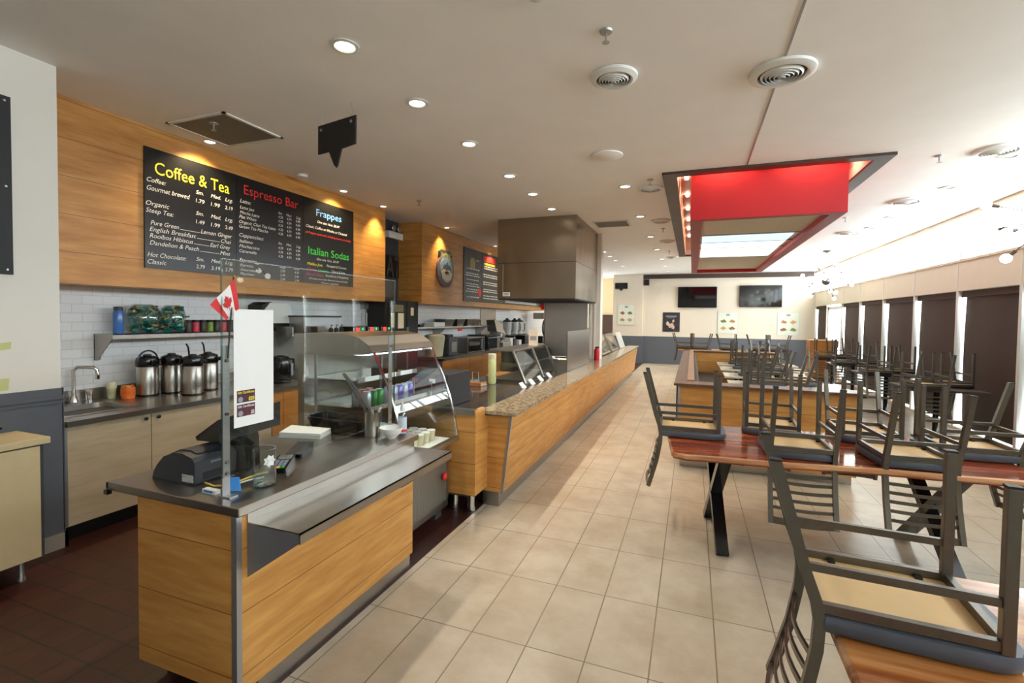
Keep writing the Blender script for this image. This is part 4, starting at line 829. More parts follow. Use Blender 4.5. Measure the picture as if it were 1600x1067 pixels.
gp = [(-2.105, 1.44), (-2.05, 1.33), (-1.975, 1.18), (-1.91, 1.0), (-1.86, .82), (-1.83, .66)]
MB().strip([(x, (CY0 + CY1) / 2, z) for x, z in gp], CY1 - CY0 - .02, .006, (0, 1, 0)).build('curved_glass', m_cgl, t, True)
for y, d in ((CY0, .004), (CY1 - .004, .004)): MB().prism([(-2.6, .66), (-2.6, 1.41)] + gp, y, y + d, 'y').build('side_glass', m_cgl, t)
for y in (CY0 + .006, CY1 - .006): MB().strip([(x + .003, y, z) for x, z in gp], .02, .01, (0, 1, 0)).build('glass_edge_trim', m_chrome, t, True)
MB().box(-2.62, CY0 - .004, .56, -2.6, CY0 + .012, 1.41).box(-2.62, CY1 - .012, .56, -2.6, CY1 + .004, 1.41).build('corner_post', m_alu, t)
MB().box(-2.74, CY0 + .01, .655, -1.85, CY1 - .01, .662).build('base_deck', m_plastic, t)
for z, xf in ((1.025, -2.14), (1.225, -2.24)):
    s_ = MB().box(-2.7, CY0 + .012, z - .012, xf, CY1 - .012, z - .004).build('shelf', m_cgl, t)
    MB().box(xf, CY0 + .012, z - .022, xf + .006, CY1 - .012, z + .01).build('shelf_rail', m_alu, s_)
    for k, y in enumerate((2.88, 3.1, 3.34)):
        if z > 1.1: MB().box(xf + .007, y, z - .02, xf + .009, y + .17, z + .014).build('price_strip', m_paper, s_)
MB().box(-1.87, CY0 + .01, .655, -1.815, CY1 - .01, .68).build('front_ledge', m_ss, t)
# drinks and tubs inside
def can(x, y, z, col, label, group):
    t = thing('drink_can', label, 'drink can', (x, y, z), group)
    MB().lathe([(.024, 0), (.033, .006), (.033, .108), (.026, .118)], (x, y, z), 20).build('body', col, t, True)
    MB().lathe([(.027, .117), (.027, .121), (.022, .119), (.004, .119)], (x, y, z), 16).build('lid', m_alu, t, True)
c_gr = M('can_green', (20, 128, 62), .25, .3, var=.25, ns=18); c_sl = M('can_silver', (178, 182, 192), .25, .5, var=.15, ns=18); c_rd = M('can_red', (196, 36, 34), .25, .3, var=.15); c_pu = M('can_purple', (92, 74, 150), .25, .3, var=.25, ns=18); c_gy = M('can_grey', (150, 156, 168), .3, .4, var=.2, ns=20)
z = 1.0215
for k, y in enumerate((2.86, 2.935, 3.01)): can(-2.2, y, z, (c_sl, c_gr, c_gr)[k], ('silver green drink can at the left front of the middle case shelf', 'green drink can, front row beside the silver one', 'green drink can, front row next to the red cans behind')[k], 'cans on the middle case shelf')
for k, y in enumerate((2.86, 2.935, 3.01)): can(-2.29, y, z, (c_sl, c_rd, c_rd)[k], ('silver can behind the green drink cans', 'red can behind the middle green can', 'red can showing to the right of the green cans')[k], 'cans on the middle case shelf')
for k, y in enumerate((3.12, 3.195, 3.27, 3.345, 3.42)): can(-2.2, y, z, (c_gy, c_gy, c_pu, c_gy, c_pu)[k], '%s drink can right of the green ones, %s from the left' % (('grey', 'grey', 'purple', 'grey', 'purple')[k], ORDW[k]), 'cans on the middle case shelf')
z = .663
for k, (x, y) in enumerate(((-2.33, 2.87), (-2.25, 2.88), (-2.16, 2.86), (-2.08, 2.87), (-2.0, 2.885))): can(x, y, z, (c_gr, c_rd, c_gr, c_sl, c_gr)[k], '%s can low in the display case behind the utensil holder, %s from the back' % (('green', 'red', 'green', 'silver', 'green')[k], ORDW[k]), 'cans on the case floor')
m_cup = M('yoghurt_cream', (222, 212, 178), .5, var=.1)
for i in range(3):
    for j in range(4):
        x, y = -2.02 - .085 * i, 3.2 + .09 * j
        u = thing('yoghurt_cup', 'cream yoghurt cup on the case floor, row %s from the glass, %s from the left' % (('nearest', 'second', 'third')[i], ORDW[j]), 'cup', (x, y, z), 'yoghurt cups')
        MB().lathe([(.028, 0), (.036, .075), (.036, .078)], (x, y, z), 18).build('cup', m_cup, u, True); MB().lathe([(.038, .078), (.038, .084), (.02, .086)], (x, y, z), 18).build('lid', m_plastic, u, True)
for k, (y, c_) in enumerate(((3.16, (210, 170, 120)), (3.3, (220, 226, 224)), (3.44, (190, 206, 210)))):
    tag(MB().box(-2.6, y - .06, .663, -2.3, y + .06, .80 - .02 * k, .01).build('deli_tub', M('deli_tub_%d' % k, c_, .4, var=.15, ns=12)), 'deli tub at the back of the case floor, %s from the left' % ORDW[k], 'tub', 'deli tubs')
tag(MB().lathe([(.012, 0), (.03, .008), (.03, .02), (.01, .03)], (-1.915, 3.5, .36), 16, 'x').build('power_switch', m_tx['red']), 'round red switch on the low front of the display case', 'switch')
# ================================================================== DELI COUNTER
def SX(x, y): return x - (y - 3.9) * .009     # the counter runs slightly skew to the tiles
t = thing('deli_counter', 'long maple deli counter with granite ledge running down the aisle', 'counter', (-1.6, 9.4, 0))
Y0, Y1 = 3.9, 15.0
def slab(m, xa, xb, z0, z1, ya, yb, xa2=None, xb2=None):
    xa2 = xa if xa2 is None else xa2; xb2 = xb if xb2 is None else xb2
    return m.hexa([(SX(xa, ya), ya, z0), (SX(xb, ya), ya, z0), (SX(xb, yb), yb, z0), (SX(xa, yb), yb, z0), (SX(xa2, ya), ya, z1), (SX(xb2, ya), ya, z1), (SX(xb2, yb), yb, z1), (SX(xa2, yb), yb, z1)])
slab(MB(), -1.56, -1.54, .135, .84, Y0 + .005, Y1, -1.48, -1.46).build('front_panel', m_maple, t)
MB().hexa([(-1.72, Y0, .135), (-1.555, Y0, .135), (-1.555, Y0 + .02, .135), (-1.72, Y0 + .02, .135), (-1.72, Y0, .84), (-1.475, Y0, .84), (-1.475, Y0 + .02, .84), (-1.72, Y0 + .02, .84)]).build('end_panel', m_maple, t)
MB().hexa([(-1.56, Y0 - .004, .13), (-1.537, Y0 - .004, .13), (-1.537, Y0 + .012, .13), (-1.56, Y0 + .012, .13), (-1.48, Y0 - .004, .84), (-1.457, Y0 - .004, .84), (-1.457, Y0 + .012, .84), (-1.48, Y0 + .012, .84)]).build('corner_trim', m_alu, t)
slab(MB(), -1.56, -1.537, .13, .84, Y1 - .01, Y1 + .015, -1.48, -1.457).build('corner_trim', m_frame, t)
slab(MB(), -1.74, -1.585, 0, .135, Y0 + .02, Y1 - .1).build('kickplate', m_ss, t)
slab(MB(), -1.74, -1.405, .838, .87, Y0 - .06, Y1 + .05).build('granite_ledge', m_gran, t)
slab(MB(), -1.72, -1.55, .825, .838, Y0 - .03, Y1).build('ledge_underlay', m_black, t)
t = thing('prep_counter', 'dark topped prep counter behind the granite ledge', 'counter', (-2.2, 6.5, 0))
slab(MB(), -2.7, -1.76, .15, .83, 3.66, 9.5).build('body', m_dgrey, t)
MB().box(-2.7, 3.64, .17, -1.69, 3.66, .9).build('end_panel', m_maple, t); MB().prism([(3.6605, .17), (3.899, .17), (3.899, .824), (3.838, .824), (3.838, .899), (3.6605, .899)], -1.73, -1.6905, 'x').build('front_return', m_maple, t)
slab(MB(), -2.72, -1.742, .83, .868, 3.70, 9.5).build('top', M('black_granite', (52, 48, 46), .08, var=.4, ns=60), t)
MB().box(-2.1, 3.62, .862, -1.70, 3.70, .905).build('steel_nosing', m_ssd, t)
for x in (-2.6, -1.93, -1.77): MB().lathe([(.035, 0), (.04, .02), (.03, .05), (.034, .17)], (x, 3.74, 0), 14).build('leg', m_chrome, t, True)
MB().box(-2.68, 4.0, 0, -1.75, 9.4, .15).build('plinth', m_black, t)
t = thing('drink_dispenser', 'black drink dispenser with two silver taps on the near end of the prep counter', 'dispenser', (-2.3, 3.98, .868))
MB().box(-2.62, 3.78, .869, -2.035, 4.25, 1.17, .006).build('housing', m_black, t)
MB().box(-2.6, 3.765, .9, -2.06, 3.779, 1.15).build('front_panel', m_black, t); MB().box(-2.6, 3.71, .869, -2.06, 3.77, .885).build('drip_tray', m_ss, t)
for x in (-2.36, -2.18): MB().lathe([(.012, -.06), (.016, 0), (.022, .03), (.012, .09)], (x, 3.74, 1.02), 12).build('tap', m_chrome, t, True)
for x, c in ((-2.36, m_red), (-2.18, m_plastic)): MB().box(x - .03, 3.761, 1.09, x + .03, 3.7649, 1.13).build('tap_label', c, t)
# things on the deli counter
t = thing('squeeze_bottle', 'tall pale green stack of paper cups on the prep counter', 'cup stack', (-2.3, 5.3, .868)); t.name = 'cup_stack'; ORG[t.name] = (-2.3, 5.3, .868)
MB().lathe([(.042, 0), (.05, .02), (.05, .30), (.046, .31)], (-2.3, 5.42, .869), 20).build('cups', M('cup_green', (206, 210, 150), .6, var=.12, ns=30), t, True)
MB().lathe([(.046, .30), (.05, .31), (.05, .37), (.03, .372)], (-2.3, 5.42, .869), 20).build('top_cup', M('cup_print', (226, 218, 188), .6, var=.2, ns=30), t, True)
t = thing('sachet_tray', 'clear tray of orange sachets beside the cup stack', 'tray', (-2.35, 5.1, .868))
MB().box(-2.5, 5.1, .869, -2.3, 5.28, .93).build('tray', m_jar, t); MB().box(-2.49, 5.11, .872, -2.31, 5.27, .918).build('sachets', M('sachet_print', (196, 124, 72), .5, var=.35, ns=60), t)
MB().tube([(-2.5, 5.28, .93), (-2.5, 5.28, 1.02), (-2.42, 5.28, 1.02), (-2.42, 5.28, .93)], .004, 6).build('handle', m_alu, t)
t = thing('cutting_board', 'oak cutting board on the prep counter behind the cup stack', 'board', (-2.5, 6.3, .868)); MB().box(-2.68, 6.1, .869, -2.25, 6.6, .885, .004).build('board', m_orange, t)
t = thing('salad_case', 'glass sided countertop food case with slanted steel posts', 'food case', (-2.2, 6.2, .868))
for y in (5.62, 7.05): MB().prism([(-2.42, .875), (-2.42, 1.26), (-2.1, 1.26), (-1.93, .875)], y, y + .006).build('side_glass', m_cgl, t)
MB().hexa([(-1.925, 5.62, .875), (-1.92, 5.62, .875), (-1.92, 7.05, .875), (-1.925, 7.05, .875), (-2.1, 5.62, 1.26), (-2.094, 5.62, 1.26), (-2.094, 7.05, 1.26), (-2.1, 7.05, 1.26)]).build('front_glass', m_cgl, t)
for y in (5.6, 6.36, 7.06): MB().bar((-1.925, y, .87), (-2.1, y, 1.28), .05, .02, (1, 0, .4)).build('post', m_ss, t)
MB().box(-2.42, 5.6, 1.265, -2.08, 7.08, 1.285).build('top_shelf', m_ss, t); MB().box(-2.42, 5.65, .869, -1.98, 7.02, .9).build('pans', m_ssd, t)
t = thing('counter_sign', 'small cream sign standing on the glass food case', 'sign', (-2.2, 6.7, 1.2855)); MB().box(-2.26, 6.7, 1.2855, -2.12, 6.712, 1.52).build('card', flat('cream_card', (230, 214, 196)), t); MB().box(-2.24, 6.698, 1.36, -2.14, 6.6995, 1.42).build('print', m_tx['grey'], t)
for k, y in enumerate((5.2, 5.54, 5.9, 6.3)):
    u = thing('price_card', 'white price card leaning at the back of the granite ledge, %s from the near end' % ORDW[k], 'price card', (-1.9, y, .87), 'price cards on the ledge')
    MB().hexa([(-1.83, y, .871), (-1.81, y, .871), (-1.81, y + .12, .871), (-1.83, y + .12, .871), (-1.872, y, .93), (-1.866, y, .93), (-1.866, y + .12, .93), (-1.872, y + .12, .93)]).build('card', m_paper, u)
t = thing('steel_guard_plate', 'upright steel heat shield standing on the granite ledge', 'shield', (-1.76, 7.95, .87)); MB().box(-1.79, 7.12, .871, -1.775, 8.78, 1.49).build('plate', m_ssd, t); MB().box(-1.8, 7.12, .871, -1.74, 8.78, .876).build('foot_flange', m_ss, t)
t = thing('fire_extinguisher', 'small red cylinder at the foot of the white column on the ledge', 'extinguisher', (-1.72, 9.35, .87))
MB().lathe([(.05, .001), (.055, .02), (.055, .2), (.03, .24), (.02, .25)], (-1.74, 9.35, .87), 16).build('cylinder', m_red, t, True); MB().box(-1.77, 9.32, 1.115, -1.7, 9.38, 1.14).build('valve', m_black, t)
for k, (ya, yb) in enumerate(((10.6, 11.8), (11.95, 13.2))):
    t = thing('sneeze_guard', 'slanted glass sneeze guard on steel arms past the white column, %s' % ('nearer one' if k == 0 else 'farther one'), 'sneeze guard', (-1.95, ya, .87))
    for y in (ya, yb): MB().bar((-1.84, y, .87), (-2.05, y, 1.30), .05, .02, (1, 0, .4)).build('arm', m_ss, t)
    MB().hexa([(-1.87, ya, .92), (-1.862, ya, .92), (-1.862, yb, .92), (-1.87, yb, .92), (-2.05, ya, 1.30), (-2.042, ya, 1.30), (-2.042, yb, 1.30), (-2.05, yb, 1.30)]).build('glass', m_cgl, t)
    MB().box(-2.55, ya, 1.30, -2.04, yb, 1.315).build('top_shelf', m_cgl, t)
t = thing('sneeze_guard', 'frosted slanted panel at the far end of the granite ledge', 'sneeze guard', (-1.95, 13.6, .87)); MB().hexa([(-1.87, 13.5, .88), (-1.862, 13.5, .88), (-1.862, 14.5, .88), (-1.87, 14.5, .88), (-2.02, 13.5, 1.30), (-2.012, 13.5, 1.30), (-2.012, 14.5, 1.30), (-2.02, 14.5, 1.30)]).build('panel', flat('frosted_panel', (190, 192, 190), .3), t)
MB().box(-1.9, 13.5, .871, -1.82, 14.5, .88).build('foot_rail', m_alu, t)
t = thing('rear_prep_table', 'steel prep table behind the far sneeze guards', 'table', (-2.4, 12.2, 0))
MB().box(-2.75, 9.95, .82, -1.88, 14.4, .865).build('top', m_ss, t); MB().box(-2.7, 10.0, 0, -1.95, 14.3, .82).build('base', m_dgrey, t)
t = thing('bread_basket', 'basket of pale bread rolls on the far sneeze guard shelf', 'basket', (-2.3, 11, 1.315))
MB().lathe([(.14, 0), (.2, .07), (.19, .07), (.13, .01)], (-2.3, 11.0, 1.3155), 20).build('basket', m_tan, t, True)
for k, (dx, dy) in enumerate(((-.08, -.05), (.07, -.06), (0, .08))): tag(MB().ball((-2.3 + dx, 11 + dy, 1.42), .085, (1, 1, .7)).build('bread_roll', M('bread_%d' % k, (222, 176, 110), .7, var=.12), None, True), 'bread roll in the basket past the white column, %s' % ('left one', 'right one', 'rear one')[k], 'bread', 'bread rolls')
# ================================================================== HOOD
t = thing('extractor_hood', 'large square stainless extractor hood boxed up to the ceiling', 'extractor hood', (-2.53, 8.8, 2.01))
MB().box(-3.22, 7.78, 2.02, -1.82, 9.95, 2.63).build('lower_shell', m_hood, t); MB().box(-3.22, 7.78, 2.637, -1.82, 9.95, H - .001).build('upper_shell', m_hood, t)
MB().box(-3.2, 7.8, 2.0, -1.84, 9.93, 2.02).build('underside', m_dgrey, t); MB().box(-3.215, 7.785, 2.63, -1.825, 9.94, 2.637).build('seam', m_dgrey, t)
MB().box(-3.12, 7.772, 2.06, -3.11, 7.779, 2.62).build('corner_strip', m_alu, t)
c = MB().box(-3.11, 7.77, 2.06, -2.98, 7.779, 2.13).build('notice_plate', m_plastic, t); MB().box(-3.09, 7.768, 2.08, -3.0, 7.7699, 2.09).box(-3.09, 7.768, 2.1, -3.0, 7.7699, 2.11).build('notice_text', m_tx['grey'], c)
t = thing('steel_backsplash', 'shiny stainless backsplash under the extractor hood', 'backsplash', (-2.4, 9.62, .9)); MB().box(-2.88, 9.6, .9, -1.99, 9.63, 2.0).build('panel', M('shiny_sheet', (225, 227, 230), .36, 1, var=.05, ns=2, bump=.25), t)
MB().box(-2.9, 9.585, .9, -2.87, 9.6, 2.0).build('edge_strip', m_ss, t)
struct(MB().box(-1.98, 9.65, 0, -1.74, 9.9, H).box(-1.95, 9.63, .87, -1.92, 9.65, 2.0).box(-1.87, 9.63, .87, -1.84, 9.65, 2.0).build('trim_7', m_white, at=Z0))
t = thing('griddle_range', 'dark steel griddle range under the extractor hood', 'range', (-2.9, 8.6, 0))
MB().box(-3.2, 7.9, .1, -2.74, 9.55, .85).box(-3.2, 7.9, .85, -2.74, 9.55, .88).build('body', m_ss, t); MB().box(-3.2, 7.95, .88, -2.76, 9.5, 1.08).build('griddle', m_black, t); MB().box(-3.15, 7.94, 0, -2.8, 9.5, .1).build('plinth', m_black, t)
MB().box(-3.18, 7.885, .6, -2.76, 7.9, .84).build('control_panel', m_ssd, t)
t = thing('pull_station', 'red pull station with steel hooks at the end of the second bulkhead', 'pull station', (-4.55, 15, 1.95)); MB().box(-4.6, 14.85, 1.96, -4.5, 15.1, 2.3).build('box', m_red, t); MB().box(-4.5, 14.9, 2.0, -4.48, 15.05, 2.1).build('lever', m_plastic, t)
# ================================================================== BACK KITCHEN LINE
for k, (a, b, se) in enumerate(((7.95, 9.1, [8.5]), (9.11, 10.4, [9.75]), (10.41, 11.8, [11.1]), (11.81, 14.4, [12.6, 13.5]))):
    cabinet(a, b, 'orange oak back-kitchen cabinet past the black cooler, %s from the near end' % ORDW[k], m_orange, se, xf=-4.38, knobs=False)
t = thing('kitchen_worktop', 'dark worktop along the tiled wall under the second bulkhead', 'worktop', (-4.7, 11, .86)); MB().box(XL, 7.93, .86, -4.34, 14.42, .9).build('top', m_ssd, t)
t = thing('wall_shelf', 'long steel wall shelf under the second bulkhead', 'shelf', (-4.95, 9.4, 1.2))
MB().box(XL, 7.6, 1.455, -4.75, 11.35, 1.485).build('board', m_ss, t)
for y in (8.8, 10.9): MB().prism([(XL, 1.22), (XL, 1.455), (-4.78, 1.455), (-5.06, 1.22)], y, y + .01).build('bracket', m_ss, t)
zz = 1.4855
tag(MB().box(-4.98, 7.8, zz, -4.8, 7.95, zz + .05, .006).build('label_printer', m_black), 'small black box at the near end of the long wall shelf', 'box')
tag(MB().box(-5.0, 8.3, zz, -4.78, 8.75, zz + .09, .01).build('food_container', m_plastic), 'white lidded container on the long wall shelf', 'container')
for k, y in enumerate((9.0, 9.5, 10.0, 10.35)):
    u = thing('steel_pan', 'steel food pan on the long wall shelf, %s from the near end' % ORDW[k], 'pan', (-4.92, y, zz), 'pans on the long shelf')
    MB().hexa([(-5.02, y - .14, zz), (-4.82, y - .14, zz), (-4.82, y + .14, zz), (-5.02, y + .14, zz), (-5.06, y - .2, zz + .15), (-4.78, y - .2, zz + .15), (-4.78, y + .2, zz + .15), (-5.06, y + .2, zz + .15)]).build('pan', m_ss, u); MB().box(-5.065, y - .21, zz + .15, -4.775, y + .21, zz + .16).build('rim', m_chrome, u)
tag(MB().box(-4.76, 9.28, 1.38, -4.74, 9.45, 1.45).build('red_tag', m_tx['red']), 'red tag hanging under the long wall shelf', 'tag')
t = thing('coffee_grinder', 'cream jar and black grinder on the near end of the kitchen worktop', 'grinder', (-4.65, 8.25, .9))
MB().lathe([(.13, .0005), (.16, .02), (.2, .36), (.2, .42), (.15, .44)], (-4.68, 8.15, .9), 24).build('jar', M('cream_jar', (176, 170, 140), .35, var=.08), t, True); MB().box(-4.85, 8.42, .9005, -4.5, 8.8, 1.28, .03).build('body', m_char, t); MB().box(-4.5, 8.5, .98, -4.49, 8.72, 1.18).build('panel', m_ssd, t); MB().box(-4.83, 8.45, 1.28, -4.56, 8.7, 1.33, .01).build('lid', m_black, t)
t = thing('microwave', 'dark steel microwave on the kitchen worktop', 'microwave', (-4.7, 9.75, .9))
MB().box(-5.02, 9.3, .91, -4.52, 10.2, 1.24, .006).build('body', m_ssd, t); MB().box(-4.52, 9.33, .93, -4.505, 9.98, 1.22).build('door', m_screen, t); MB().box(-4.52, 10.0, .93, -4.508, 10.18, 1.22).build('control_panel', m_black, t); MB().box(-4.505, 9.95, .96, -4.48, 9.97, 1.19).build('handle', m_alu, t); MB().box(-5.0, 9.35, .9, -4.55, 10.15, .91).build('feet', m_black, t)
t = thing('toaster_oven', 'black oven with a glass door right of the microwave', 'oven', (-4.7, 10.7, .9))
MB().box(-5.02, 10.3, .9005, -4.52, 11.1, 1.27, .006).build('body', m_gblack, t); MB().box(-4.52, 10.34, .93, -4.505, 10.9, 1.23).build('door', m_screen, t); MB().tube([(-4.505, 10.36, 1.2), (-4.47, 10.36, 1.2), (-4.47, 10.88, 1.2), (-4.505, 10.88, 1.2)], .01, 8).build('handle', m_alu, t); MB().box(-4.52, 10.93, .93, -4.508, 11.08, 1.23).build('control_panel', m_ssd, t)
t = thing('meat_slicer', 'steel meat slicer with tilted blade on the kitchen worktop', 'slicer', (-4.6, 11.6, .9))
MB().box(-4.9, 11.2, .9005, -4.45, 11.75, 1.06, .02).build('base', m_alu, t); MB().box(-4.85, 11.25, 1.06, -4.75, 11.5, 1.3).build('stand', m_ss, t); MB().hexa([(-4.8, 11.0, 1.34), (-4.55, 11.0, 1.34), (-4.55, 11.6, 1.26), (-4.8, 11.6, 1.26), (-4.82, 10.95, 1.62), (-4.6, 10.95, 1.62), (-4.6, 11.3, 1.6), (-4.82, 11.3, 1.6)]).build('hopper', m_ss, t); MB().lathe([(.17, 0), (.17, .012), (.1, .03)], (-4.6, 11.5, 1.2), 24, 'x').build('blade', m_chrome, t)
for k, (y, mt) in enumerate(((12.05, m_plastic), (12.35, m_dgrey), (12.75, m_plastic))): tag(MB().box(-4.75, y - .1, .9005, -4.55, y + .1, 1.14 - .04 * k, .01).build('food_box', mt), '%s box on the kitchen worktop right of the slicer, %s from the slicer' % (('white', 'grey', 'white')[k], ORDW[k]), 'box', 'boxes by the slicer')
tag(MB().box(-4.8, 13.0, .9005, -4.5, 13.8, 1.18, .01).build('black_crate', m_gblack), 'large black crate on the kitchen worktop', 'crate')
for k, y in enumerate((12.6, 13.2, 13.6)):
    u = thing('jug', 'clear plastic jug on the far wall shelf, %s from the left' % ORDW[k], 'jug', (-4.9, y, 1.2005), 'jugs on the far shelf')
    MB().lathe([(.1, 0), (.13, .36), (.12, .36), (.09, .01)], (-4.9, y, 1.2005), 20).build('body', M('cloudy_plastic_%d' % k, (196, 196, 192), .3, var=.1), u, True); MB().lathe([(.132, .36), (.13, .38), (.04, .44), (.03, .47)], (-4.9, y, 1.2005), 18).build('lid', m_black if k == 1 else m_dgrey, u, True)
    MB().tube([(-4.79, y + .02, 1.52), (-4.73, y + .02, 1.5), (-4.73, y + .02, 1.32), (-4.8, y + .02, 1.28)], .012, 6).build('handle', m_black, u)
t = thing('wall_shelf', 'short dark shelf holding the plastic jugs', 'shelf', (-4.95, 13.1, 1.15)); MB().box(XL, 12.3, 1.17, -4.74, 13.9, 1.2).build('board', m_dgrey, t); MB().prism([(XL, 1.0), (XL, 1.17), (-4.8, 1.17)], 13.1, 13.12).build('bracket', m_dgrey, t)
tag(MB().box(XL, 11.2, .9, XL + .02, 12.2, 1.9).build('steel_wall_panel', m_ssd), 'plain steel panel on the tiled wall above the slicer', 'panel')
t = thing('dial_scale', 'round white dial scale with a steel pan near the shiny backsplash', 'scale', (-4.6, 14.7, .9))
MB().box(-4.75, 14.55, .2, -4.45, 14.95, 1.1).build('stand', m_black, t); MB().lathe([(.27, 0), (.28, .03), (.25, .05)], (-4.45, 14.75, 1.37), 28, 'x').build('rim', m_gblack, t); MB().lathe([(.235, 0), (.235, .006)], (-4.4, 14.75, 1.37), 28, 'x').build('dial', m_plastic, t); MB().box(-4.393, 14.735, 1.37, -4.39, 14.755, 1.55).build('needle', m_black, t); MB().box(-4.75, 14.5, 1.65, -4.4, 15.0, 1.85).build('pan', m_ss, t)
MB().box(-4.75, 14.6, 0, -4.5, 14.9, .2).build('foot', m_black, t)
# ================================================================== TABLES AND CHAIRS
def x_leg(x, t, y0=-.36, y1=.36, h=.704, mat=m_gblack):
    m = MB()
    for a, b in ((y0, y1), (y1, y0)):
        m.strip([(x, a, .004), (x, a + (b - a) * .5, h * .5), (x, b, h)], .085, .055, (1, 0, 0))
    return m.box(x - .045, y0 - .04, h, x + .045, y1 + .04, h + .008).build('leg', mat, t)
def live_table(label, loc, rot, L, Wd, mat, seed):
    t = thing('dining_table', label, 'table'); random.seed(seed)
    n = 26; ph = [random.uniform(0, 6) for _ in range(4)]
    def off(x, s): return s * Wd / 2 + .018 * math.sin(x * 2.3 + ph[0 if s > 0 else 1]) + .008 * math.sin(x * 7 + ph[2 if s > 0 else 3])
    def rnd(x): return max(0, abs(x) - (L / 2 - .05)) / .05
    def outline(ins):
        A = []
        for k in range(n + 1):
            x = -L / 2 + L * k / n; A.append((x * (1 - ins / (L / 2)), off(x, -1) + ins + .05 * (1 - math.sqrt(max(0, 1 - rnd(x) ** 2)))))
        for k in range(n, -1, -1):
            x = -L / 2 + L * k / n; A.append((x * (1 - ins / (L / 2)), off(x, 1) - ins - .05 * (1 - math.sqrt(max(0, 1 - rnd(x) ** 2)))))
        return A
    o1, o2 = outline(.012), outline(0)
    m = MB(); m.prism(o1, .713, .76, 'z').build('tabletop', mat, t)
    loft(MB(), [[(x, y, .7595) for x, y in o1], [(x, y, .752) for x, y in o2], [(x, y, .73) for x, y in o2], [(x, y, .7125) for x, y in outline(.02)]], False, False).build('live_edge', m_edge, t)
    for x in (-L / 2 + .37, L / 2 - .42): x_leg(x, t)
    t.location = loc; t.rotation_euler = (0, 0, rot); return t
live_table('long red live-edge table with six chairs turned over on it', (.93, 4.13, 0), .10, 2.2, 1.04, m_aca, 4)
live_table('amber live-edge table at the lower right under the nearest overturned chair', (1.52, 1.70, 0), -.01, 2.2, 1.0, m_aca2, 8)
# ---- chair prototype, upright about its own floor point
def make_chair(label, seat_mat=m_vinyl, group='overturned chairs'):
    t = thing('dining_chair', label, 'chair', (0, 0, 0), None)
    hw = .1875
    for s in (-1, 1):
        l = MB().box(s * hw - .014, .186, .006, s * hw + .014, .216, .452, .003).build('leg', m_gun, t)
        MB().box(s * hw - .015, .185, 0, s * hw + .015, .217, .007).build('foot_cap', m_black, l)
        l = MB().strip([(s * hw, -.35, .004), (s * hw, -.262, .33), (s * hw, -.232, .42), (s * hw, -.222, .48), (s * hw, -.226, .56), (s * hw, -.25, .70), (s * hw, -.285, .83), (s * hw, -.31, .915)], .028, .032, (1, 0, 0)).build('rear_post', m_gun, t, True)
        MB().box(s * hw - .015, -.367, 0, s * hw + .015, -.335, .006).build('foot_cap', m_black, l)
        MB().bar((s * hw, .2, .315), (s * hw, -.262, .315), .016, .024).build('stretcher', m_gun, t)
        MB().box(s * hw - .011, -.225, .418, s * hw + .011, .19, .444).build('seat_rail', m_gun, t)
    MB().bar((-hw, -.262, .325), (hw, -.262, .325), .016, .022).build('stretcher', m_gun, t)
    MB().box(-hw, .19, .416, hw, .212, .444).build('seat_rail', m_gun, t); MB().box(-hw, -.236, .416, hw, -.214, .444).build('seat_rail', m_gun, t)
    MB().box(-.185, -.215, .4445, .185, .215, .452).build('seat_board', m_ply, t)
    w = [(.205, -.21), (.213, -.05), (.214, .1), (.208, .2), (.19, .238), (.15, .258), (0, .268)]
    o = w + [(-x, y) for x, y in w[-2::-1]]; o = o + [(-.19, -.222), (.19, -.222)]
    loft(MB(), [[(x * .985, y * .985, .4525) for x, y in o], [(x, y, .464) for x, y in o], [(x * 1.005, y * 1.005, .484) for x, y in o], [(x * .97, y * .975, .5) for x, y in o], [(x * .9, y * .9, .506) for x, y in o]], True, True).build('seat_cushion', seat_mat, t, True)
    for k in range(5):
        z = .598 + .054 * k; y = -.226 - .024 * max(0, (z - .56) / .14) if z < .7 else -.25 - .035 * (z - .7) / .13
        MB().strip([(-hw + 2 * hw * q / 8, y - .03 * math.sin(PI * q / 8), z) for q in range(9)], .02, .009, (0, 0, 1)).build('slat', m_gun, t, True)
    MB().strip([(-hw + 2 * hw * q / 8, -.304 - .03 * math.sin(PI * q / 8), .893) for q in range(9)], .042, .014, (0, 0, 1)).build('top_rail', m_gun, t, True)
    for s in (-1, 1):
        for y in (-.13, .12): MB().box(s * (hw - .032), y - .011, .434, s * (hw - .008), y + .011, .4455, .002).build('clip', m_black, t)
    return t
ZT = .7605
def place(src, x, y, rz, label, group, zt=ZT, first=[True]):
    L_, R_ = (x, y, zt + .507), (0, PI, math.radians(rz))
    if src.get('placed'): return dup(src, L_, R_, label, group)
    src['placed'] = 1; src.location = L_; src.rotation_euler = R_; src['label'] = label; src['group'] = group; return src
ch = make_chair('chair'); chd = make_chair('chair', m_dvinyl)
G = 'chairs overturned on the long red table'
place(ch, .0, 4.16, -88, 'chair upside down on the left end of the red live-edge table', G)
place(ch, .70, 3.86, 1, 'chair upside down on the red table, near side, left of two', G)
place(ch, 1.345, 3.91, 4, 'chair upside down on the red table, near side, right of two', G)
place(ch, .635, 4.55, 177, 'chair upside down on the red table, far side, left one', G)
place(ch, 1.30, 4.57, 180, 'chair upside down on the far side of the red table, right one', G)
place(ch, 1.83, 4.31, 92, 'chair upside down on the right end of the red table toward the windows', G)
dup(ch, (.61, 1.83, ZT + .507), (0, PI, math.radians(-93)), 'nearest chair upside down on the amber table at lower right', 'chair on the amber table')
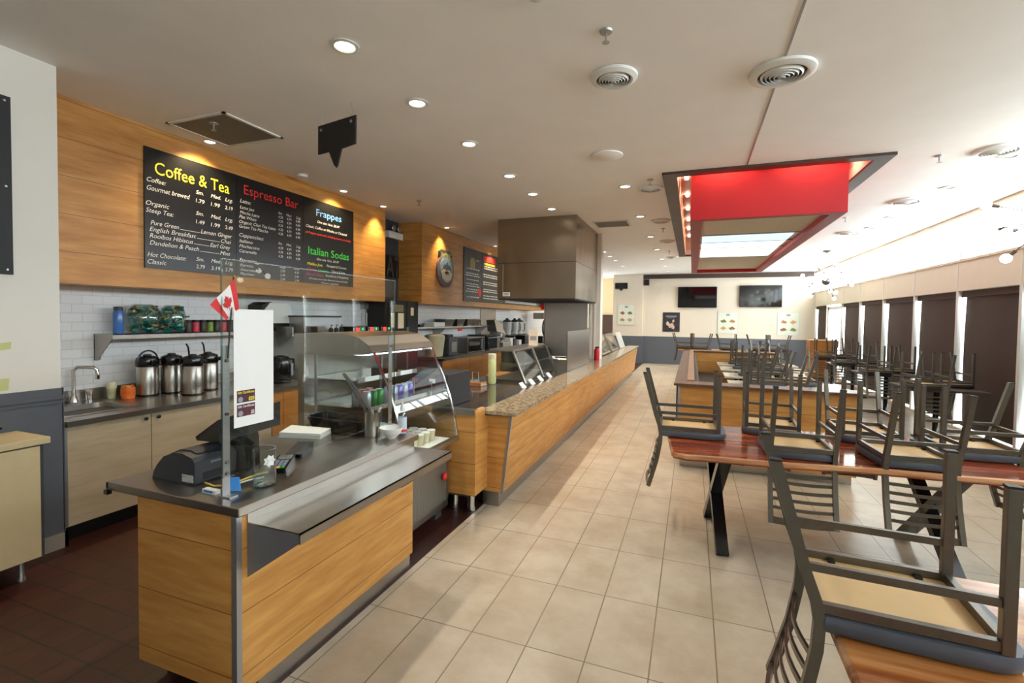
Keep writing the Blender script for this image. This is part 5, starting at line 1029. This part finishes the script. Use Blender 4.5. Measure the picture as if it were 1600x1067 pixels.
# ================================================================== HALF WALL AND BOOTHS
t = thing('half_wall', 'maple half wall with brown cap enclosing the booth tables', 'half wall', (.7, 8.9, 0))
MB().box(-.14, 5.76, .1, 1.6, 5.79, .945).box(-.14, 5.79, .1, -.12, 12.2, .945).box(-.14, 12.17, .1, 1.75, 12.2, .945).build('outer_panel', m_maple, t)
MB().box(-.02, 5.92, .0, 1.58, 5.95, .945).box(-.02, 5.95, 0, 0, 11.98, .945).box(0, 11.95, 0, 1.75, 11.98, .945).build('inner_panel', m_maple, t)
MB().box(-.12, 5.79, .1, 1.58, 5.92, .94).box(-.12, 5.92, .1, -.02, 12.0, .94).box(-.12, 11.98, .1, 1.75, 12.17, .94).box(1.58, 5.77, .1, 1.6, 5.95, .945).build('core', m_dgrey, t)
MB().box(-.10, 5.84, 0, 1.58, 5.9, .1).box(-.1, 5.9, 0, -.06, 12.1, .1).build('kickplate', m_ss, t)
MB().box(-.152, 5.748, .1, -.11, 5.762, .945).box(-.152, 5.748, .1, -.138, 5.79, .945).build('corner_trim', m_alu, t)
MB().box(-.18, 5.70, .945, 1.65, 5.98, .972, .004).box(-.18, 5.98, .945, -.04, 12.24, .972, .004).box(-.18, 11.93, .945, 1.78, 12.24, .972, .004).build('cap', m_cap, t)
MB().box(-.04, 5.985, .9, .04, 11.92, .985).build('cap_lip', M('pale_stained_cap', (150, 118, 92), .35, var=.12, ns=6), t)
t = thing('banquette', 'dark padded bench along the inside of the half wall', 'bench', (.28, 8.9, 0))
MB().box(.005, 5.97, .4, .5, 11.92, .48, .02).build('seat', m_dvinyl, t); MB().box(.02, 5.98, .04, .46, 11.9, .4).build('base', m_dwood, t); MB().box(.042, 5.97, .48, .1, 11.92, .9, .02).build('backrest', m_dvinyl, t)
m_lam = M('cream_glare_laminate', (206, 198, 176), .2, var=.04)  # glare on the tabletops is put into this pale cream colour
def cafe_table(label, x, y, sx, sy, group, top=m_lam, h=.75):
    t = thing('cafe_table', label, 'table', (x, y, 0), group)
    MB().box(x - sx / 2, y - sy / 2, h - .03, x + sx / 2, y + sy / 2, h, .006).build('tabletop', top, t)
    MB().lathe([(.04, .03), (.035, .06), (.035, h - .05), (.1, h - .03)], (x, y, 0), 16).build('pedestal', m_gblack, t, True)
    MB().box(x - .28, y - .03, .003, x + .28, y + .03, .03).box(x - .03, y - .28, .003, x + .03, y + .28, .03).build('base', m_gblack, t)
    return t
G = 'chairs overturned on the booth tables'
for k, y in enumerate((6.75, 7.9, 9.1, 10.3, 11.4)):
    cafe_table('cream booth table inside the half wall, %s from the camera' % ORDW[k], .92, y, .78, .7, 'booth tables')
    place(ch, 1.02, y - .02, 92 - k * 3, 'chair upside down on the %s booth table from the camera, back toward the windows' % ORDW[k], G, .7505)
    if k in (1, 3, 4): place(ch, 1.5, y + .25, 176 + 4 * k, 'chair upside down on the aisle side beside the %s booth table' % ORDW[k], G, .7505)
for k, y in enumerate((8.1, 10.5, 11.6)):
    cafe_table('cream aisle table right of the booth tables, %s from the camera' % ORDW[k], 1.72, y, .7, .66, 'aisle tables')
G = 'chairs overturned by the far wall'
for k, x in enumerate((.05, 1.05, 2.05)):
    cafe_table('dark table along the far wall, %s from the left' % ORDW[k], x, 16.5, .92, .75, 'far wall tables', m_orange)
for k, (x, y, r) in enumerate(((-.22, 16.5, -95), (.24, 16.45, 96), (1.08, 16.45, -88), (1.95, 16.5, -92), (2.42, 16.45, 88))):
    place(chd, x, y, r, 'chair upside down on the tables along the far wall, %s from the left' % ORDW[k], G, .7505)
G = 'chairs overturned by the windows'
for k, y in enumerate((8.75, 10.7, 12.65, 14.35)):
    cafe_table('dark square table under the roller blinds, %s from the camera' % ORDW[k], 3.38, y, .9, .8, 'window tables', m_dwood)
    place(chd, 3.14, y - .24, 2 - 3 * k, 'chair upside down on the %s window table, left side, slats toward the aisle' % ORDW[k], G, .7505)
    place(chd, 3.6, y + .2, 184 + 2 * k, 'chair upside down on the %s window table, right side against the blind' % ORDW[k], G, .7505)
t = thing('waste_station', 'orange wood waste cabinet standing before the far windows', 'cabinet', (3.42, 15.7, 0))
MB().box(3.1, 15.45, .12, 3.76, 15.95, 1.14).build('body', m_orange, t); MB().box(3.08, 15.43, 1.14, 3.78, 15.97, 1.17).build('top', m_maple, t); MB().box(3.14, 15.5, 0, 3.72, 15.9, .12).build('plinth', m_dwood, t)
MB().box(3.13, 15.438, .16, 3.42, 15.449, 1.1).box(3.44, 15.438, .16, 3.73, 15.449, 1.1).build('door', m_orange, t)
# ================================================================== CHANDELIERS
def chandelier(x, y, label, r=.42):
    t = thing('chandelier', label, 'chandelier', (x, y, 2.3), 'starburst chandeliers'); c = Vector((x, y, 2.66))
    MB().lathe([(.09, H - .001), (.09, H - .02), (.02, H - .05)], (x, y, 0), 18).build('canopy', m_gun, t)
    MB().tube([(x, y, H - .04), (x, y, 2.72)], .008, 8).build('stem', m_gun, t); MB().ball(c, .09, seg=18).build('hub', m_gun, t, True)
    ga = (1 + 5 ** .5) / 2; n = 14
    bulb = emit('bulb_glow', (255, 246, 226), 6)
    for k in range(n):
        z = 1 - (2 * k + 1) / n; a = 2 * PI * k / ga; q = math.sqrt(1 - z * z); d = Vector((q * math.cos(a), q * math.sin(a), z * .85))
        ar = MB().tube([c + d * .08, c + d * r], .005, 6).tube([c + d * r, c + d * (r + .06)], .016, 8).build('arm', m_gun, t)
        e = c + d * (r + .10); MB().ball(e, .045, seg=12).build('bulb', bulb, ar, True)
chandelier(3.0, 13.5, 'starburst chandelier hanging before the far end of the window wall')
chandelier(3.05, 5.75, 'starburst chandelier cut off by the right edge of the photo')
flush_text()
